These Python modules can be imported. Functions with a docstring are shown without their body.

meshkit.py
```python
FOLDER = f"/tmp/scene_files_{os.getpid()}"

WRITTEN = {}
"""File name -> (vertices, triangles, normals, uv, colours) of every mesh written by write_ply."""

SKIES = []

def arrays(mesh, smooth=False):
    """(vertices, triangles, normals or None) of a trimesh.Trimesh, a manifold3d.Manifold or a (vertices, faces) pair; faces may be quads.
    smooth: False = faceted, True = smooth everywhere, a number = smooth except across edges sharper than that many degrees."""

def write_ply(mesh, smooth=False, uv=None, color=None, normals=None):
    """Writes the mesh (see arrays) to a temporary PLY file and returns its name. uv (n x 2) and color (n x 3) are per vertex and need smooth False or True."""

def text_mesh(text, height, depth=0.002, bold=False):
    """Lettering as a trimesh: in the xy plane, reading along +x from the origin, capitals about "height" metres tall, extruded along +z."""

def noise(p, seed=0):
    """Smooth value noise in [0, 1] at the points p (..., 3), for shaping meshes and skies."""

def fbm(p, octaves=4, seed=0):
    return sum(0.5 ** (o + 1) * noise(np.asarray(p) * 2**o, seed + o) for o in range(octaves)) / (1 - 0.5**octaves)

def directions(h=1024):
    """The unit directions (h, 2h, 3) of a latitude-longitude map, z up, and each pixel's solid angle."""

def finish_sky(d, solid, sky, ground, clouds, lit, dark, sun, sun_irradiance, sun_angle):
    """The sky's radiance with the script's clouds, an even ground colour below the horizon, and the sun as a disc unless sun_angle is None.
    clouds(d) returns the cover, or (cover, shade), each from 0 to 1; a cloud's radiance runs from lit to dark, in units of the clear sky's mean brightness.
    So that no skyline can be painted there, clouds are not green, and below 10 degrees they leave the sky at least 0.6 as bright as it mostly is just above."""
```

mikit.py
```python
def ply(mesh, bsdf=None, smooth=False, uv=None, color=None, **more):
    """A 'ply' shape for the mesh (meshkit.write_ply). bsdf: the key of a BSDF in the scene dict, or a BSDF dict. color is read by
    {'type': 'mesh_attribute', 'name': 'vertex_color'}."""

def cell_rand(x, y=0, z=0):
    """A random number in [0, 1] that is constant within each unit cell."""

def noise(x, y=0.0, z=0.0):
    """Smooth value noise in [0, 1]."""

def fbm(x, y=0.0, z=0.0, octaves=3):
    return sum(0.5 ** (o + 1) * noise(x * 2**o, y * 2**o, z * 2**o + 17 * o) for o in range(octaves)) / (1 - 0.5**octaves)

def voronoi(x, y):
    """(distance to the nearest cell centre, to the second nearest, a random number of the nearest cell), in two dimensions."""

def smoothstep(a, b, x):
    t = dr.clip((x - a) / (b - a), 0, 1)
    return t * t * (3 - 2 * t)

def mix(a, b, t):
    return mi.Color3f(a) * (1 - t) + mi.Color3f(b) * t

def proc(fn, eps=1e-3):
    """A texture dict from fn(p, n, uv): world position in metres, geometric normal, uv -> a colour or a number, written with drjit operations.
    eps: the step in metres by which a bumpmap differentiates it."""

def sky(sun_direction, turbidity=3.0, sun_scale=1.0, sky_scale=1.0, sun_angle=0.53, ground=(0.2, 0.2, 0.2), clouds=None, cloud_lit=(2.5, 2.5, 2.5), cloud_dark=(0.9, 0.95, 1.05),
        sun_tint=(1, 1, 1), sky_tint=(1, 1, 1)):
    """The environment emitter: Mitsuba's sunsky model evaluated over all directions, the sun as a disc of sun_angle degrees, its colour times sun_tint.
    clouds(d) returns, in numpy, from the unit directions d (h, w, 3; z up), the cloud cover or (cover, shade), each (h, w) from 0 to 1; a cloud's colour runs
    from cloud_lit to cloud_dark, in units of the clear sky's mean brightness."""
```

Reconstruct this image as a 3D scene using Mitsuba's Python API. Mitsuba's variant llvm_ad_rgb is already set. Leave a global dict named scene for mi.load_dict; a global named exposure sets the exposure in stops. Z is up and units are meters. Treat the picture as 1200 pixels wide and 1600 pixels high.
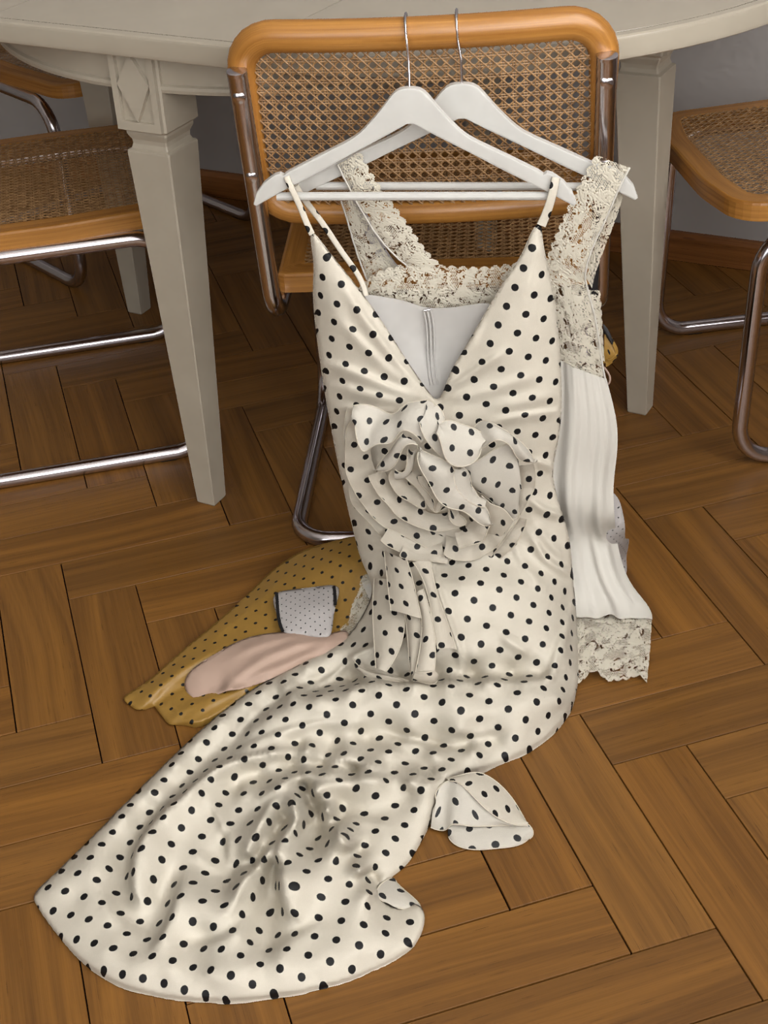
import math, random
import numpy as np
import trimesh, manifold3d
import shapely.geometry as sg, shapely.affinity as sa
import drjit as dr, mitsuba as mi
import mikit, meshkit
from scipy.interpolate import RBFInterpolator, splprep, splev
from scipy.spatial import Delaunay
from scipy.sparse import coo_matrix
from scipy.sparse.linalg import splu

T = mi.ScalarTransform4f
scene, labels = {}, {}
# ---------------------------------------------------------------- camera (metres, z up; the camera stands over the origin)
CAM = np.array([0.0, 0.0, 1.27271])
RX = np.array([0.997099, -0.042465, -0.063163])
RY = np.array([-0.076111, -0.556316, -0.827478])
FWD = np.array([0.0, 0.829885, -0.557934])
scene['camera'] = {'type': 'perspective', 'fov_axis': 'x', 'fov': math.degrees(2 * math.atan(600 / 2234.54)), 'near_clip': 0.05, 'far_clip': 50.0,
                   'to_world': T().look_at(origin=CAM.tolist(), target=(CAM + FWD).tolist(), up=(-RY).tolist())}
exposure = 0.45
# ---------------------------------------------------------------- light: daylight through the windows of the room
WIN_RIGHT, WIN_REAR = 4.2, 2.8
DAY = np.array([1.0, 0.985, 0.955])


def lin(r, g, b):
    c = np.array([r, g, b]) / 255.0
    return [float(x) for x in np.where(c <= 0.04045, c / 12.92, ((c + 0.055) / 1.055) ** 2.4)]


def rgb(r, g, b):
    return {'type': 'rgb', 'value': lin(r, g, b)}


def tag(key, label=None, cat=None, group=None, kind=None):
    d = labels.setdefault(key, {})
    for k, v in (('label', label), ('category', cat), ('group', group), ('kind', kind)):
        if v:
            d[k] = v


def part(key, name):
    """the next free key for a part called name under key"""
    k, n = key + '__' + name, 0
    while k in scene or any(x.startswith(k + '__') for x in scene):
        n += 1
        k = f'{key}__{name}_{n:03d}'
    return k


def cat(*ms):
    ms = [m if isinstance(m, trimesh.Trimesh) else trimesh.Trimesh(m[0], tri(m[1]), process=False) for m in ms]
    return trimesh.util.concatenate(ms)


def tri(f):
    f = np.asarray(f, int)
    return np.vstack([f[:, [0, 1, 2]], f[:, [0, 2, 3]]]) if f.shape[1] == 4 else f


def grid_faces(nu, nv, wrap_u=False, wrap_v=False):
    i, j = np.meshgrid(np.arange(nu if wrap_u else nu - 1), np.arange(nv if wrap_v else nv - 1), indexing='ij')
    i, j = i.ravel(), j.ravel()
    i2, j2 = (i + 1) % nu, (j + 1) % nv
    return np.stack([i * nv + j, i2 * nv + j, i2 * nv + j2, i * nv + j2], 1)


def unit(v):
    v = np.asarray(v, float)
    return v / np.maximum(np.linalg.norm(v, axis=-1, keepdims=True), 1e-12)


def fillet(pts, radii, n=8):
    """a polyline with its inner corners rounded"""
    pts = np.asarray(pts, float)
    out = [pts[0]]
    for k in range(1, len(pts) - 1):
        r = radii[k - 1] if np.ndim(radii) else radii
        a, b = unit(pts[k - 1] - pts[k]), unit(pts[k + 1] - pts[k])
        ang = math.acos(np.clip(a @ b, -1, 1))
        d = r / math.tan(ang / 2)
        p0, p1 = pts[k] + a * d, pts[k] + b * d
        c = pts[k] + unit(a + b) * r / math.sin(ang / 2)
        e0, e1 = p0 - c, p1 - c
        w = math.acos(np.clip(unit(e0) @ unit(e1), -1, 1))
        for t in np.linspace(0, 1, n):
            out.append(c + (math.sin((1 - t) * w) * e0 + math.sin(t * w) * e1) / math.sin(w))
    out.append(pts[-1])
    return np.array(out)


def spline(pts, n, closed=False, s=0.0):
    pts = np.asarray(pts, float)
    if closed:
        pts = np.vstack([pts, pts[:1]])
    tck, _ = splprep(pts.T, s=s, per=closed, k=min(3, len(pts) - 1))
    return np.array(splev(np.linspace(0, 1, n + 1)[:-1] if closed else np.linspace(0, 1, n), tck)).T


def sweep(path, section, closed=False, up=None, scale=None, caps=True):
    """a closed section (k x 2) carried along path by parallel transport (or with a fixed up)"""
    path, section = np.asarray(path, float), np.asarray(section, float)
    n, k = len(path), len(section)
    t = unit(np.roll(path, -1, 0) - np.roll(path, 1, 0)) if closed else unit(np.gradient(path, axis=0))
    a = np.zeros((n, 3))
    if up is not None:
        u = np.broadcast_to(np.asarray(up, float), (n, 3))
        a = unit(np.cross(u, t))
    else:
        s = np.array([0, 0, 1.0]) if abs(t[0][2]) < 0.9 else np.array([1.0, 0, 0])
        a[0] = unit(np.cross(s, t[0]))
        for i in range(1, n):
            a[i] = unit(a[i - 1] - t[i] * (a[i - 1] @ t[i]))
    b = np.cross(t, a)
    sc = np.ones(n) if scale is None else np.asarray(scale, float)
    v = path[:, None] + sc[:, None, None] * (section[None, :, :1] * a[:, None] + section[None, :, 1:] * b[:, None])
    f = tri(grid_faces(n, k, closed, True))
    v = v.reshape(-1, 3)
    if not closed and caps:
        v = np.vstack([v, path[:1], path[-1:]])
        i = np.arange(k)
        f = np.vstack([f, np.stack([i, i * 0 + n * k, (i + 1) % k], 1)[:, [0, 2, 1]][:, ::-1][:, [0, 1, 2]], np.stack([(n - 1) * k + i, (n - 1) * k + (i + 1) % k, i * 0 + n * k + 1], 1)])
    m = trimesh.Trimesh(v, f, process=False)
    trimesh.repair.fix_normals(m) if len(f) < 6000 else None
    return m


def circle(r, n=14, ry=None):
    a = np.arange(n) * 2 * np.pi / n
    return np.stack([np.cos(a) * r, np.sin(a) * (ry or r)], 1)


def tube(path, r, n=14, closed=False):
    return sweep(path, circle(r, n), closed)


def prism(poly, z0, z1, bevel=0.0):
    """shapely polygon extruded from z0 to z1 with a chamfered top edge"""
    if bevel <= 0:
        m = trimesh.creation.extrude_polygon(poly, z1 - z0, engine='earcut')
        m.apply_translation([0, 0, z0])
        return m
    ring = np.array(poly.exterior.coords)[:-1]
    if not poly.exterior.is_ccw:
        ring = ring[::-1]
    n = len(ring)
    e = unit(np.roll(ring, -1, 0) - ring)
    nr = np.stack([-e[:, 1], e[:, 0]], 1)
    p = np.roll(nr, 1, 0)
    ins = ring + bevel * (nr + p) / np.maximum(1 + (nr * p).sum(1, keepdims=True), 0.3)
    v = np.vstack([np.c_[ring, np.full(n, z0)], np.c_[ring, np.full(n, z1 - bevel)], np.c_[ins, np.full(n, z1)]])
    i, j = np.arange(n), (np.arange(n) + 1) % n
    f = [np.stack([i + s * n, j + s * n, j + s * n + n], 1) for s in (0, 1)] + [np.stack([i + s * n, j + s * n + n, i + s * n + n], 1) for s in (0, 1)]
    fan = np.array([[0, k, k + 1] for k in range(1, n - 1)])
    return trimesh.Trimesh(v, np.vstack(f + [fan + 2 * n, fan[:, ::-1]]), process=False)


def rounded_box(size, r=0.004, n=6):
    s = np.asarray(size) / 2 - r
    b = manifold3d.Manifold.batch_hull([manifold3d.Manifold.sphere(r, n * 2).translate([x * s[0], y * s[1], z * s[2]]) for x in (-1, 1) for y in (-1, 1) for z in (-1, 1)])
    m = b.to_mesh()
    return trimesh.Trimesh(m.vert_properties[:, :3], m.tri_verts, process=False)


def move(m, loc=(0, 0, 0), rotz=0.0):
    m = m.copy()
    m.apply_transform(trimesh.transformations.rotation_matrix(rotz, [0, 0, 1]))
    m.apply_translation(loc)
    return m


# ---------------------------------------------------------------- materials
def two(d):
    return {'type': 'twosided', 'bsdf': d}


def principled(color, rough=0.5, **kw):
    return two({'type': 'principled', 'base_color': color, 'roughness': rough, **kw})


def wood_fn(dark, light, along='u', ring=34.0, tone=0.16):
    dark, light = mi.Color3f(dark), mi.Color3f(light)

    def fn(p, n, uv):
        u, v = uv.x, uv.y
        k = dr.floor(u / 10.0)
        a = u - 10.0 * k
        r1, r2 = mikit.cell_rand(k, 3), mikit.cell_rand(k, 7)
        w = v + 0.012 * (mikit.noise(a * 5.0, v * 6.0, k * 3.1) - 0.5) + 0.05 * (mikit.noise(a * 2.2 + 5, v * 3.0, k * 1.7) - 0.5)
        g = mikit.noise(w * ring * 2.0, a * 1.2, k) * 0.5 + mikit.noise(w * ring * 9, a * 6.0, k) * 0.3 + mikit.noise(v * 1300.0, a * 22.0, k) * 0.2
        pore = mikit.smoothstep(0.70, 0.86, mikit.noise(v * 900.0, a * 35.0, k + 0.5)) * 0.5
        c = mikit.mix(dark, light, dr.clip(g * 1.15 - 0.1 - pore, 0, 1))
        return c * (1.0 - tone + 2 * tone * r1) * mi.Color3f(1.0, 1.0 - 0.05 * (r2 - 0.5), 1.0 - 0.2 * (r2 - 0.5))
    return fn


scene['mat_parquet'] = principled(mikit.proc(wood_fn(lin(92, 60, 25), lin(131, 89, 38), tone=0.13)), mikit.proc(lambda p, n, uv: 0.36 + 0.16 * mikit.noise(p.x * 9, p.y * 9) + 0.08 * mikit.noise(uv.y * 600, uv.x * 20)), specular=0.42)
scene['mat_gap'] = {'type': 'diffuse', 'reflectance': rgb(30, 20, 12)}
scene['mat_skirting'] = principled(mikit.proc(wood_fn(lin(100, 60, 28), lin(160, 104, 54))), 0.4)


def frame_wood(p, n, uv):
    g = mikit.noise(uv.y * 260.0, uv.x * 7.0, 2.0) * 0.6 + mikit.noise(uv.y * 900.0, uv.x * 16.0) * 0.4
    return mikit.mix(lin(138, 89, 36), lin(176, 124, 60), g)


scene['mat_frame_wood'] = principled(mikit.proc(frame_wood), 0.32, specular=0.5, clearcoat=0.35, clearcoat_gloss=0.85)
scene['mat_cane'] = principled(mikit.proc(lambda p, n, uv: mikit.mix(lin(110, 80, 50), lin(166, 130, 90), mikit.noise(p.x * 170, p.y * 170, p.z * 170))), 0.42, specular=0.45)
scene['mat_chrome'] = two({'type': 'roughconductor', 'material': 'Cr', 'alpha': 0.045})
scene['mat_black_rubber'] = principled(rgb(20, 20, 20), 0.6)


def paint_fn(p, n, uv):
    return mikit.mix(lin(161, 152, 137), lin(170, 162, 147), mikit.fbm(p.x * 14, p.y * 14, p.z * 14))


scene['mat_table_paint'] = principled(mikit.proc(paint_fn), 0.2, specular=0.7)
scene['mat_leg_paint'] = principled(mikit.proc(paint_fn), 0.5, specular=0.4)
scene['mat_groove'] = {'type': 'diffuse', 'reflectance': rgb(92, 86, 76)}
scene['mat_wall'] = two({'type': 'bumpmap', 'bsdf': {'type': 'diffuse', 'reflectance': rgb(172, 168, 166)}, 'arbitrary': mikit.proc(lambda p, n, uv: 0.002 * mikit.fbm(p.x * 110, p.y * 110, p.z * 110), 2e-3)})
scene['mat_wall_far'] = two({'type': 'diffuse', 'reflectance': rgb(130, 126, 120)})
scene['mat_ceiling'] = {'type': 'diffuse', 'reflectance': rgb(232, 230, 226)}
scene['mat_window_frame'] = principled(rgb(225, 225, 222), 0.4)

# ---------------------------------------------------------------- the room
WD = unit([0.872, -0.490, 0.0])             # along the back wall, to the right
WN = np.array([-WD[1], WD[0], 0.0]) * -1     # out of the back wall, into the room
WP = np.array([0.19, 3.027, 0.0])            # a point of the foot of the back wall


def room(s, d):                              # s along the back wall, d out from it
    return WP + WD * s + WN * d


def wall_mesh(a, b, z0, z1, thick, hole=None):
    """upright wall from a to b, thickness added to its right-hand side, with an optional hole (s0, s1, z0, z1)"""
    a, b = np.asarray(a), np.asarray(b)
    L, d = np.linalg.norm(b - a), unit(b - a)
    poly = sg.box(0, z0, L, z1)
    if hole:
        poly = poly.difference(sg.box(hole[0], hole[2], hole[1], hole[3]))
    m = trimesh.creation.extrude_polygon(poly, thick, engine='earcut')
    nrm = np.array([d[1], -d[0], 0])
    v = m.vertices
    m.vertices = a + v[:, :1] * d + v[:, 1:2] * [0, 0, 1] + v[:, 2:] * nrm
    trimesh.repair.fix_normals(m)
    return m


S0, S1, D1, HT = -2.3, 2.0, 5.2, 2.75
corners = {'bl': room(S0, 0), 'br': room(S1, 0), 'fr': room(S1, D1), 'fl': room(S0, D1)}
RW = (1.1, 4.7, 0.85, 2.62)                  # hole of the right-hand window along that wall, from the back corner
FW = (2.4, 3.9, 0.9, 2.4)                    # hole of the rear window
scene['wall_back'] = mikit.ply(wall_mesh(corners['br'], corners['bl'], 0, HT, 0.1), 'mat_wall')
scene['wall_right'] = mikit.ply(wall_mesh(corners['fr'], corners['br'], 0, HT, 0.1, (D1 - RW[1], D1 - RW[0], RW[2], RW[3])), 'mat_wall')
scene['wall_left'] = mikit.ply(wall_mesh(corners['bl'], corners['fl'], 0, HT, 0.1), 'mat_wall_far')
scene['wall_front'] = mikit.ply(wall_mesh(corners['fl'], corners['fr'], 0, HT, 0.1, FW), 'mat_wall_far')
cp = sg.Polygon([corners[k][:2] for k in ('bl', 'br', 'fr', 'fl')])
cp = cp if cp.exterior.is_ccw else sg.Polygon(list(cp.exterior.coords)[::-1])
scene['ceiling'] = mikit.ply(prism(cp.buffer(0.1, join_style=2), HT, HT + 0.1), 'mat_ceiling')
scene['floor'] = mikit.ply(prism(cp.buffer(0.1, join_style=2), -0.12, -0.004), 'mat_gap')
for k in ('wall_back', 'wall_right', 'wall_left', 'wall_front', 'ceiling', 'floor'):
    tag(k, kind='structure')


def window(n, a, b, hole, power, tint):
    a, b = np.asarray(a), np.asarray(b)
    d = unit(b - a)
    nrm = np.array([d[1], -d[0], 0])
    s0, s1, z0, z1 = hole
    fr = []
    mid = (s0 + s1) / 2
    for (x0, x1, y0, y1) in ((s0, s0 + .06, z0, z1), (s1 - .06, s1, z0, z1), (s0, s1, z0, z0 + .06), (s0, s1, z1 - .06, z1), (mid - .04, mid + .04, z0, z1)):
        m = trimesh.creation.box((x1 - x0, 0.06, y1 - y0))
        m.vertices = a + nrm * 0.03 + (m.vertices[:, :1] + (x0 + x1) / 2) * d + m.vertices[:, 1:2] * nrm + (m.vertices[:, 2:] + (y0 + y1) / 2) * [0, 0, 1]
        fr.append(m)
    scene[f'window_{n}__frame'] = mikit.ply(cat(*fr), 'mat_window_frame')
    q = np.array([a + d * s + nrm * 0.05 + np.array([0, 0, z]) for s, z in ((s0, z0), (s1, z0), (s1, z1), (s0, z1))])
    f = np.array([[0, 1, 2], [0, 2, 3]])
    if np.cross(q[1] - q[0], q[2] - q[0]) @ nrm > 0:
        f = f[:, ::-1]
    scene[f'window_{n}__pane'] = mikit.ply(trimesh.Trimesh(q, f, process=False), 'mat_window_frame', emitter={'type': 'area', 'radiance': {'type': 'rgb', 'value': (DAY * power * tint).tolist()}})
    tag(f'window_{n}', kind='structure')


window(1, corners['fr'], corners['br'], (D1 - RW[1], D1 - RW[0], RW[2], RW[3]), WIN_RIGHT, np.ones(3))
window(2, corners['fl'], corners['fr'], FW, WIN_REAR, np.array([0.93, 1.0, 1.09]))

# skirting board along the back wall
sk = trimesh.creation.extrude_polygon(sg.Polygon([(0, 0), (0.016, 0), (0.016, 0.05), (0.010, 0.060), (0, 0.060)]), S1 - S0, engine='earcut')
v = sk.vertices
sk.vertices = room(S0, 0) + v[:, :1] * WN + v[:, 1:2] * [0, 0, 1] + v[:, 2:] * WD
scene['baseboard_back'] = mikit.ply(sk, 'mat_skirting', uv=np.c_[v[:, 2], v[:, 1] + v[:, 0]])
tag('baseboard_back', kind='structure')

# ---------------------------------------------------------------- herringbone parquet, each block a part of the floor
PW, PN = 0.101, 3.667
LU = np.array([0.966956, 0.254943])          # direction of one set of blocks; the other is at right angles
LV = np.array([-LU[1], LU[0]])
LO = np.array([0.479329, 0.913071])          # where the lattice's origin lies


def lattice(u, v):
    return LU * (u * PW) + LV * (v * PW) + np.asarray(LO) * 0 + LAT0


LAT0 = -(np.array([[0.966956, -0.254943], [0.254943, 0.966956]]) @ np.array([-0.479329, -0.913071]))
inner = cp.buffer(-0.017, join_style=2)
rng = random.Random(5)
view = sg.Polygon([(-0.62, 0.72), (0.62, 0.72), (1.12, 2.9), (0.5, 3.6), (-1.1, 4.0), (-1.05, 2.6)])
wide = sg.Point(0.0, 1.9).buffer(3.6)         # the parquet goes on beyond the picture
blocks, rest = [], []
for j in range(-10, 12):
    for k in range(-60, 60):
        for kind in (0, 1):
            u0, v0 = k + j * (PN + 1), -k + j * (PN - 1)
            w, h = (PN, 1) if kind == 0 else (1, PN)
            if kind == 0:
                u0 -= PN
            q = sg.Polygon([lattice(u0, v0), lattice(u0 + w, v0), lattice(u0 + w, v0 + h), lattice(u0, v0 + h)])
            c = np.array(q.centroid.coords[0])
            if not q.intersects(inner) or not q.intersects(wide):
                continue
            blocks.append((np.hypot(*(c - [0, 0.6])) + (0 if q.intersects(view) else 100), kind, u0, v0, q))
blocks.sort(key=lambda b: b[0])
FLOOR_COUNT = len(blocks)
for n_, (far, kind, u0, v0, q) in enumerate(blocks):
    q = q.buffer(-rng.uniform(0.0006, 0.0012), join_style=2).intersection(inner)
    if q.geom_type != 'Polygon' or q.area < 1e-4:
        continue
    m = prism(q, -0.004, rng.uniform(-0.0004, 0.0), 0.0004)
    loc = m.vertices[:, :2] - lattice(u0, v0)
    a, b = loc @ LU, loc @ LV
    off = 10.0 * rng.randint(1, 400) + 4
    uv = np.c_[(a if kind == 0 else b) + off, (b if kind == 0 else a) + rng.uniform(0, 3)]
    if far < 100 and n_ < 300:
        scene[part('floor', 'block')] = mikit.ply(m, 'mat_parquet', uv=uv)
    else:
        rest.append((m, uv))
scene['floor__block_field'] = mikit.ply(cat(*[m for m, _ in rest]), 'mat_parquet', uv=np.vstack([u for _, u in rest]))
tag('floor__block_field', kind='stuff')
print('blocks', len(blocks), 'joined', len(rest))

# ---------------------------------------------------------------- table
TA, TB = unit([0.848, -0.53, 0]), unit([0.53, 0.848, 0])
TC = np.array([-0.007, 2.43, 0.0])
TZ, THK, THW, TLEAF = 0.766, 0.031, 0.585, 0.225


def race(r, n=40):
    a = np.linspace(-np.pi / 2, np.pi / 2, n)
    right = np.stack([TLEAF + r * np.cos(a), r * np.sin(a)], 1)
    return np.vstack([right, -right])


prof = [(0.030, 0.0), (0.0180, 0.0), (0.0165, -0.0030), (0.0150, 0.0), (0.004, -0.0004), (0.001, -0.0022), (0.0, -0.006), (0.0, -THK + 0.007), (0.0015, -THK + 0.002), (0.005, -THK), (0.03, -THK)]
rings = [np.c_[race(THW - i), np.full(80, TZ + z)] for i, z in prof]
V = np.vstack(rings + [[[0, 0, TZ]], [[0, 0, TZ - THK]]])
n_ = 80
F = [tri(grid_faces(len(prof), n_, False, True))]
i_ = np.arange(n_)
F.append(np.stack([i_, (i_ + 1) % n_, i_ * 0 + len(prof) * n_], 1))
F.append(np.stack([(len(prof) - 1) * n_ + (i_ + 1) % n_, (len(prof) - 1) * n_ + i_, i_ * 0 + len(prof) * n_ + 1], 1))
top = trimesh.Trimesh(V, np.vstack(F), process=False)
trimesh.repair.fix_normals(top)
TM = np.eye(4)
TM[:3, 0], TM[:3, 1], TM[:3, 3] = TA, TB, TC


def split(m, x0, x1):
    a = manifold3d.Manifold(manifold3d.Mesh(np.asarray(m.vertices, np.float32), np.asarray(m.faces, np.uint32)))
    b = manifold3d.Manifold.cube([x1 - x0, 4, 1]).translate([x0, -2, 0.2])
    r = (a ^ b).to_mesh()
    return trimesh.Trimesh(r.vert_properties[:, :3], r.tri_verts, process=False)


for nm, x0, x1 in (('tabletop_end', TLEAF + 0.0009, 2), ('leaf', -TLEAF + .0009, TLEAF - 0.0009), ('tabletop_end', -2, -TLEAF - 0.0009)):
    m = split(top, x0, x1)
    m.apply_transform(TM)
    scene[part('dining_table', nm)] = mikit.ply(m, 'mat_table_paint', smooth=25)
gr = np.c_[race(THW - 0.0165), np.full(80, TZ - 0.0012)] @ TM[:3, :3].T + TC
scene['dining_table__groove'] = mikit.ply(tube(gr, 0.0011, 6, closed=True), 'mat_groove')
# round apron with a bead along its foot
ang = np.linspace(0, 2 * np.pi, 121)[:-1]
asec = [(0.535, TZ - THK - .0003), (0.553, TZ - THK - .0003), (0.553, 0.693), (0.5575, 0.691), (0.559, 0.687), (0.5575, 0.682), (0.553, 0.680), (0.535, 0.680)]
V = np.array([[r * np.cos(a), r * np.sin(a), z] for a in ang for r, z in asec]) + TC
m = trimesh.Trimesh(V, tri(grid_faces(120, len(asec), True, True)), process=False)
trimesh.repair.fix_normals(m)
scene['dining_table__apron'] = mikit.ply(m, 'mat_leg_paint', smooth=35)


def table_leg(loc, ang):
    """square tapered leg: block with a raised lozenge, a hollow neck, a taper"""
    pr = [(0.0155, 0.0), (0.0172, 0.003), (0.0365, 0.592), (0.0360, 0.5945), (0.0315, 0.597), (0.0295, 0.603), (0.0300, 0.609), (0.0335, 0.616), (0.0345, 0.6185), (0.0345, 0.622), (0.0400, 0.6265), (0.0400, 0.736)]
    V, c = [], 0.06
    for r, z in pr:
        e = 0.94 * r
        V += [[x, y, z] for x, y in ((r, -e), (r, e), (e, r), (-e, r), (-r, e), (-r, -e), (-e, -r), (e, -r))]
    n = len(pr)
    f = tri(grid_faces(n, 8, False, True))
    fan = np.array([[0, k, k + 1] for k in range(1, 7)])
    V = np.array(V)
    V[:, 1] += 0.018 * V[:, 2] / 0.744
    leg = trimesh.Trimesh(V, np.vstack([f, fan[:, ::-1], fan + (n - 1) * 8]), process=False)
    trimesh.repair.fix_normals(leg)
    # frame and lozenge on the face that looks out of the table (local -y)
    orn = []
    fr = sg.box(-0.037, 0.628, 0.037, 0.735).difference(sg.box(-0.027, 0.640, 0.027, 0.735))
    lz = sg.Polygon([(0, 0.641), (0.0265, 0.692), (0, 0.734), (-0.0265, 0.692)])
    for poly, d in ((fr, 0.0065), (lz, 0.0075)):
        m = trimesh.creation.extrude_polygon(poly, d, engine='earcut')
        vv = m.vertices.copy()
        m.vertices = np.c_[vv[:, 0], -0.0400 - vv[:, 2] + 0.018 * vv[:, 1] / 0.744, vv[:, 1]]
        trimesh.repair.fix_normals(m)
        orn.append(m)
    return move(leg, loc, ang), move(orn[0], loc, ang), move(orn[1], loc, ang)


for p in ((-0.28, 1.969), (0.459, 2.151), (0.266, 2.889), (-0.472, 2.707)):
    d = np.array(p) - TC[:2]
    g = math.atan2(d[0], -d[1])               # turns -y to the outward direction
    leg, fr, lz = table_leg((*p, 0), g)
    k = part('dining_table', 'leg')
    scene[k] = mikit.ply(leg, 'mat_leg_paint', smooth=False)
    scene[k + '__panel_frame'] = mikit.ply(fr, 'mat_leg_paint')
    scene[k + '__lozenge'] = mikit.ply(lz, 'mat_leg_paint')
tag('dining_table', 'cream painted oval dining table with tapered square legs behind the chair with hangers', 'table')


# ---------------------------------------------------------------- cantilever chairs
def cane(poly, pitch, to3, layer=0.0005, width=0.0017, seg=0.012):
    """woven cane inside a polygon: pairs of strands both ways and single diagonals; to3 maps (x, y, height) to space"""
    x0, y0, x1, y1 = poly.bounds
    lines = []
    for i in range(int((x1 - x0) / pitch) + 2):
        for s in (-1, 1):
            lines.append((((x0 + i * pitch + s * 0.0017), y0, (x0 + i * pitch + s * 0.0017), y1), 0.0, 0.0020))
    for i in range(int((y1 - y0) / pitch) + 2):
        for s in (-1, 1):
            lines.append(((x0, y0 + i * pitch + s * 0.0017, x1, y0 + i * pitch + s * 0.0017), layer, 0.0020))
    H, W_ = y1 - y0, x1 - x0
    for i in range(-int(H / pitch) - 2, int(W_ / pitch) + 2):
        c = x0 + (i + 0.5) * pitch
        lines.append(((c, y0, c + H, y1), 2 * layer, 0.0023))
    for i in range(int((W_ + H) / pitch) + 2):
        c = x0 + (i + 0.5) * pitch
        lines.append(((c, y0, c - H, y1), 3 * layer, 0.0023))
    V, F, n = [], [], 0
    for (ax, ay, bx, by), hgt, w in lines:
        cl = sg.LineString([(ax, ay), (bx, by)]).intersection(poly)
        for g in getattr(cl, 'geoms', [cl]):
            if g.geom_type != 'LineString' or g.length < 0.004:
                continue
            p, q = np.array(g.coords[0]), np.array(g.coords[-1])
            k = max(2, int(g.length / seg) + 1)
            t = np.linspace(0, 1, k)[:, None]
            c = p + (q - p) * t
            d = unit(q - p)
            s = np.array([-d[1], d[0]]) * w / 2
            wv = 0.00035 * np.where(np.arange(k) % 2, 1, -1) if abs(d[0] * d[1]) < 0.1 else np.zeros(k)
            for o, e in ((-1, 0), (0, 0.0006), (1, 0)):
                V.append(to3(c[:, 0] + s[0] * o, c[:, 1] + s[1] * o, hgt + e + wv))
            i = np.arange(k - 1)
            for r in (0, 1):
                a, b = n + r * k, n + (r + 1) * k
                F.append(np.stack([a + i, a + i + 1, b + i + 1, b + i], 1))
            n += 3 * k
    return trimesh.Trimesh(np.vstack(V), tri(np.vstack(F)), process=False)


def rounded_rect(x0, y0, x1, y1, r):
    return sg.box(x0, y0, x1, y1).buffer(-r, join_style=2).buffer(r, quad_segs=10)


HW, HT_, SEATZ = 0.2335, 0.2205, 0.442
LEAN = -0.066


def back_y(x, z):                             # the backrest: hollow in plan and leaning back
    return LEAN * (z - 0.41) / 0.36 + 0.018 - 0.027 * (1 - (x / 0.235) ** 2)


def loop_uv(m, path_n, sec_n, length):
    a = np.repeat(np.linspace(0, length, path_n), sec_n)
    b = np.tile(np.linspace(0, 0.11, sec_n), path_n)
    return np.c_[a, b]


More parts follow.
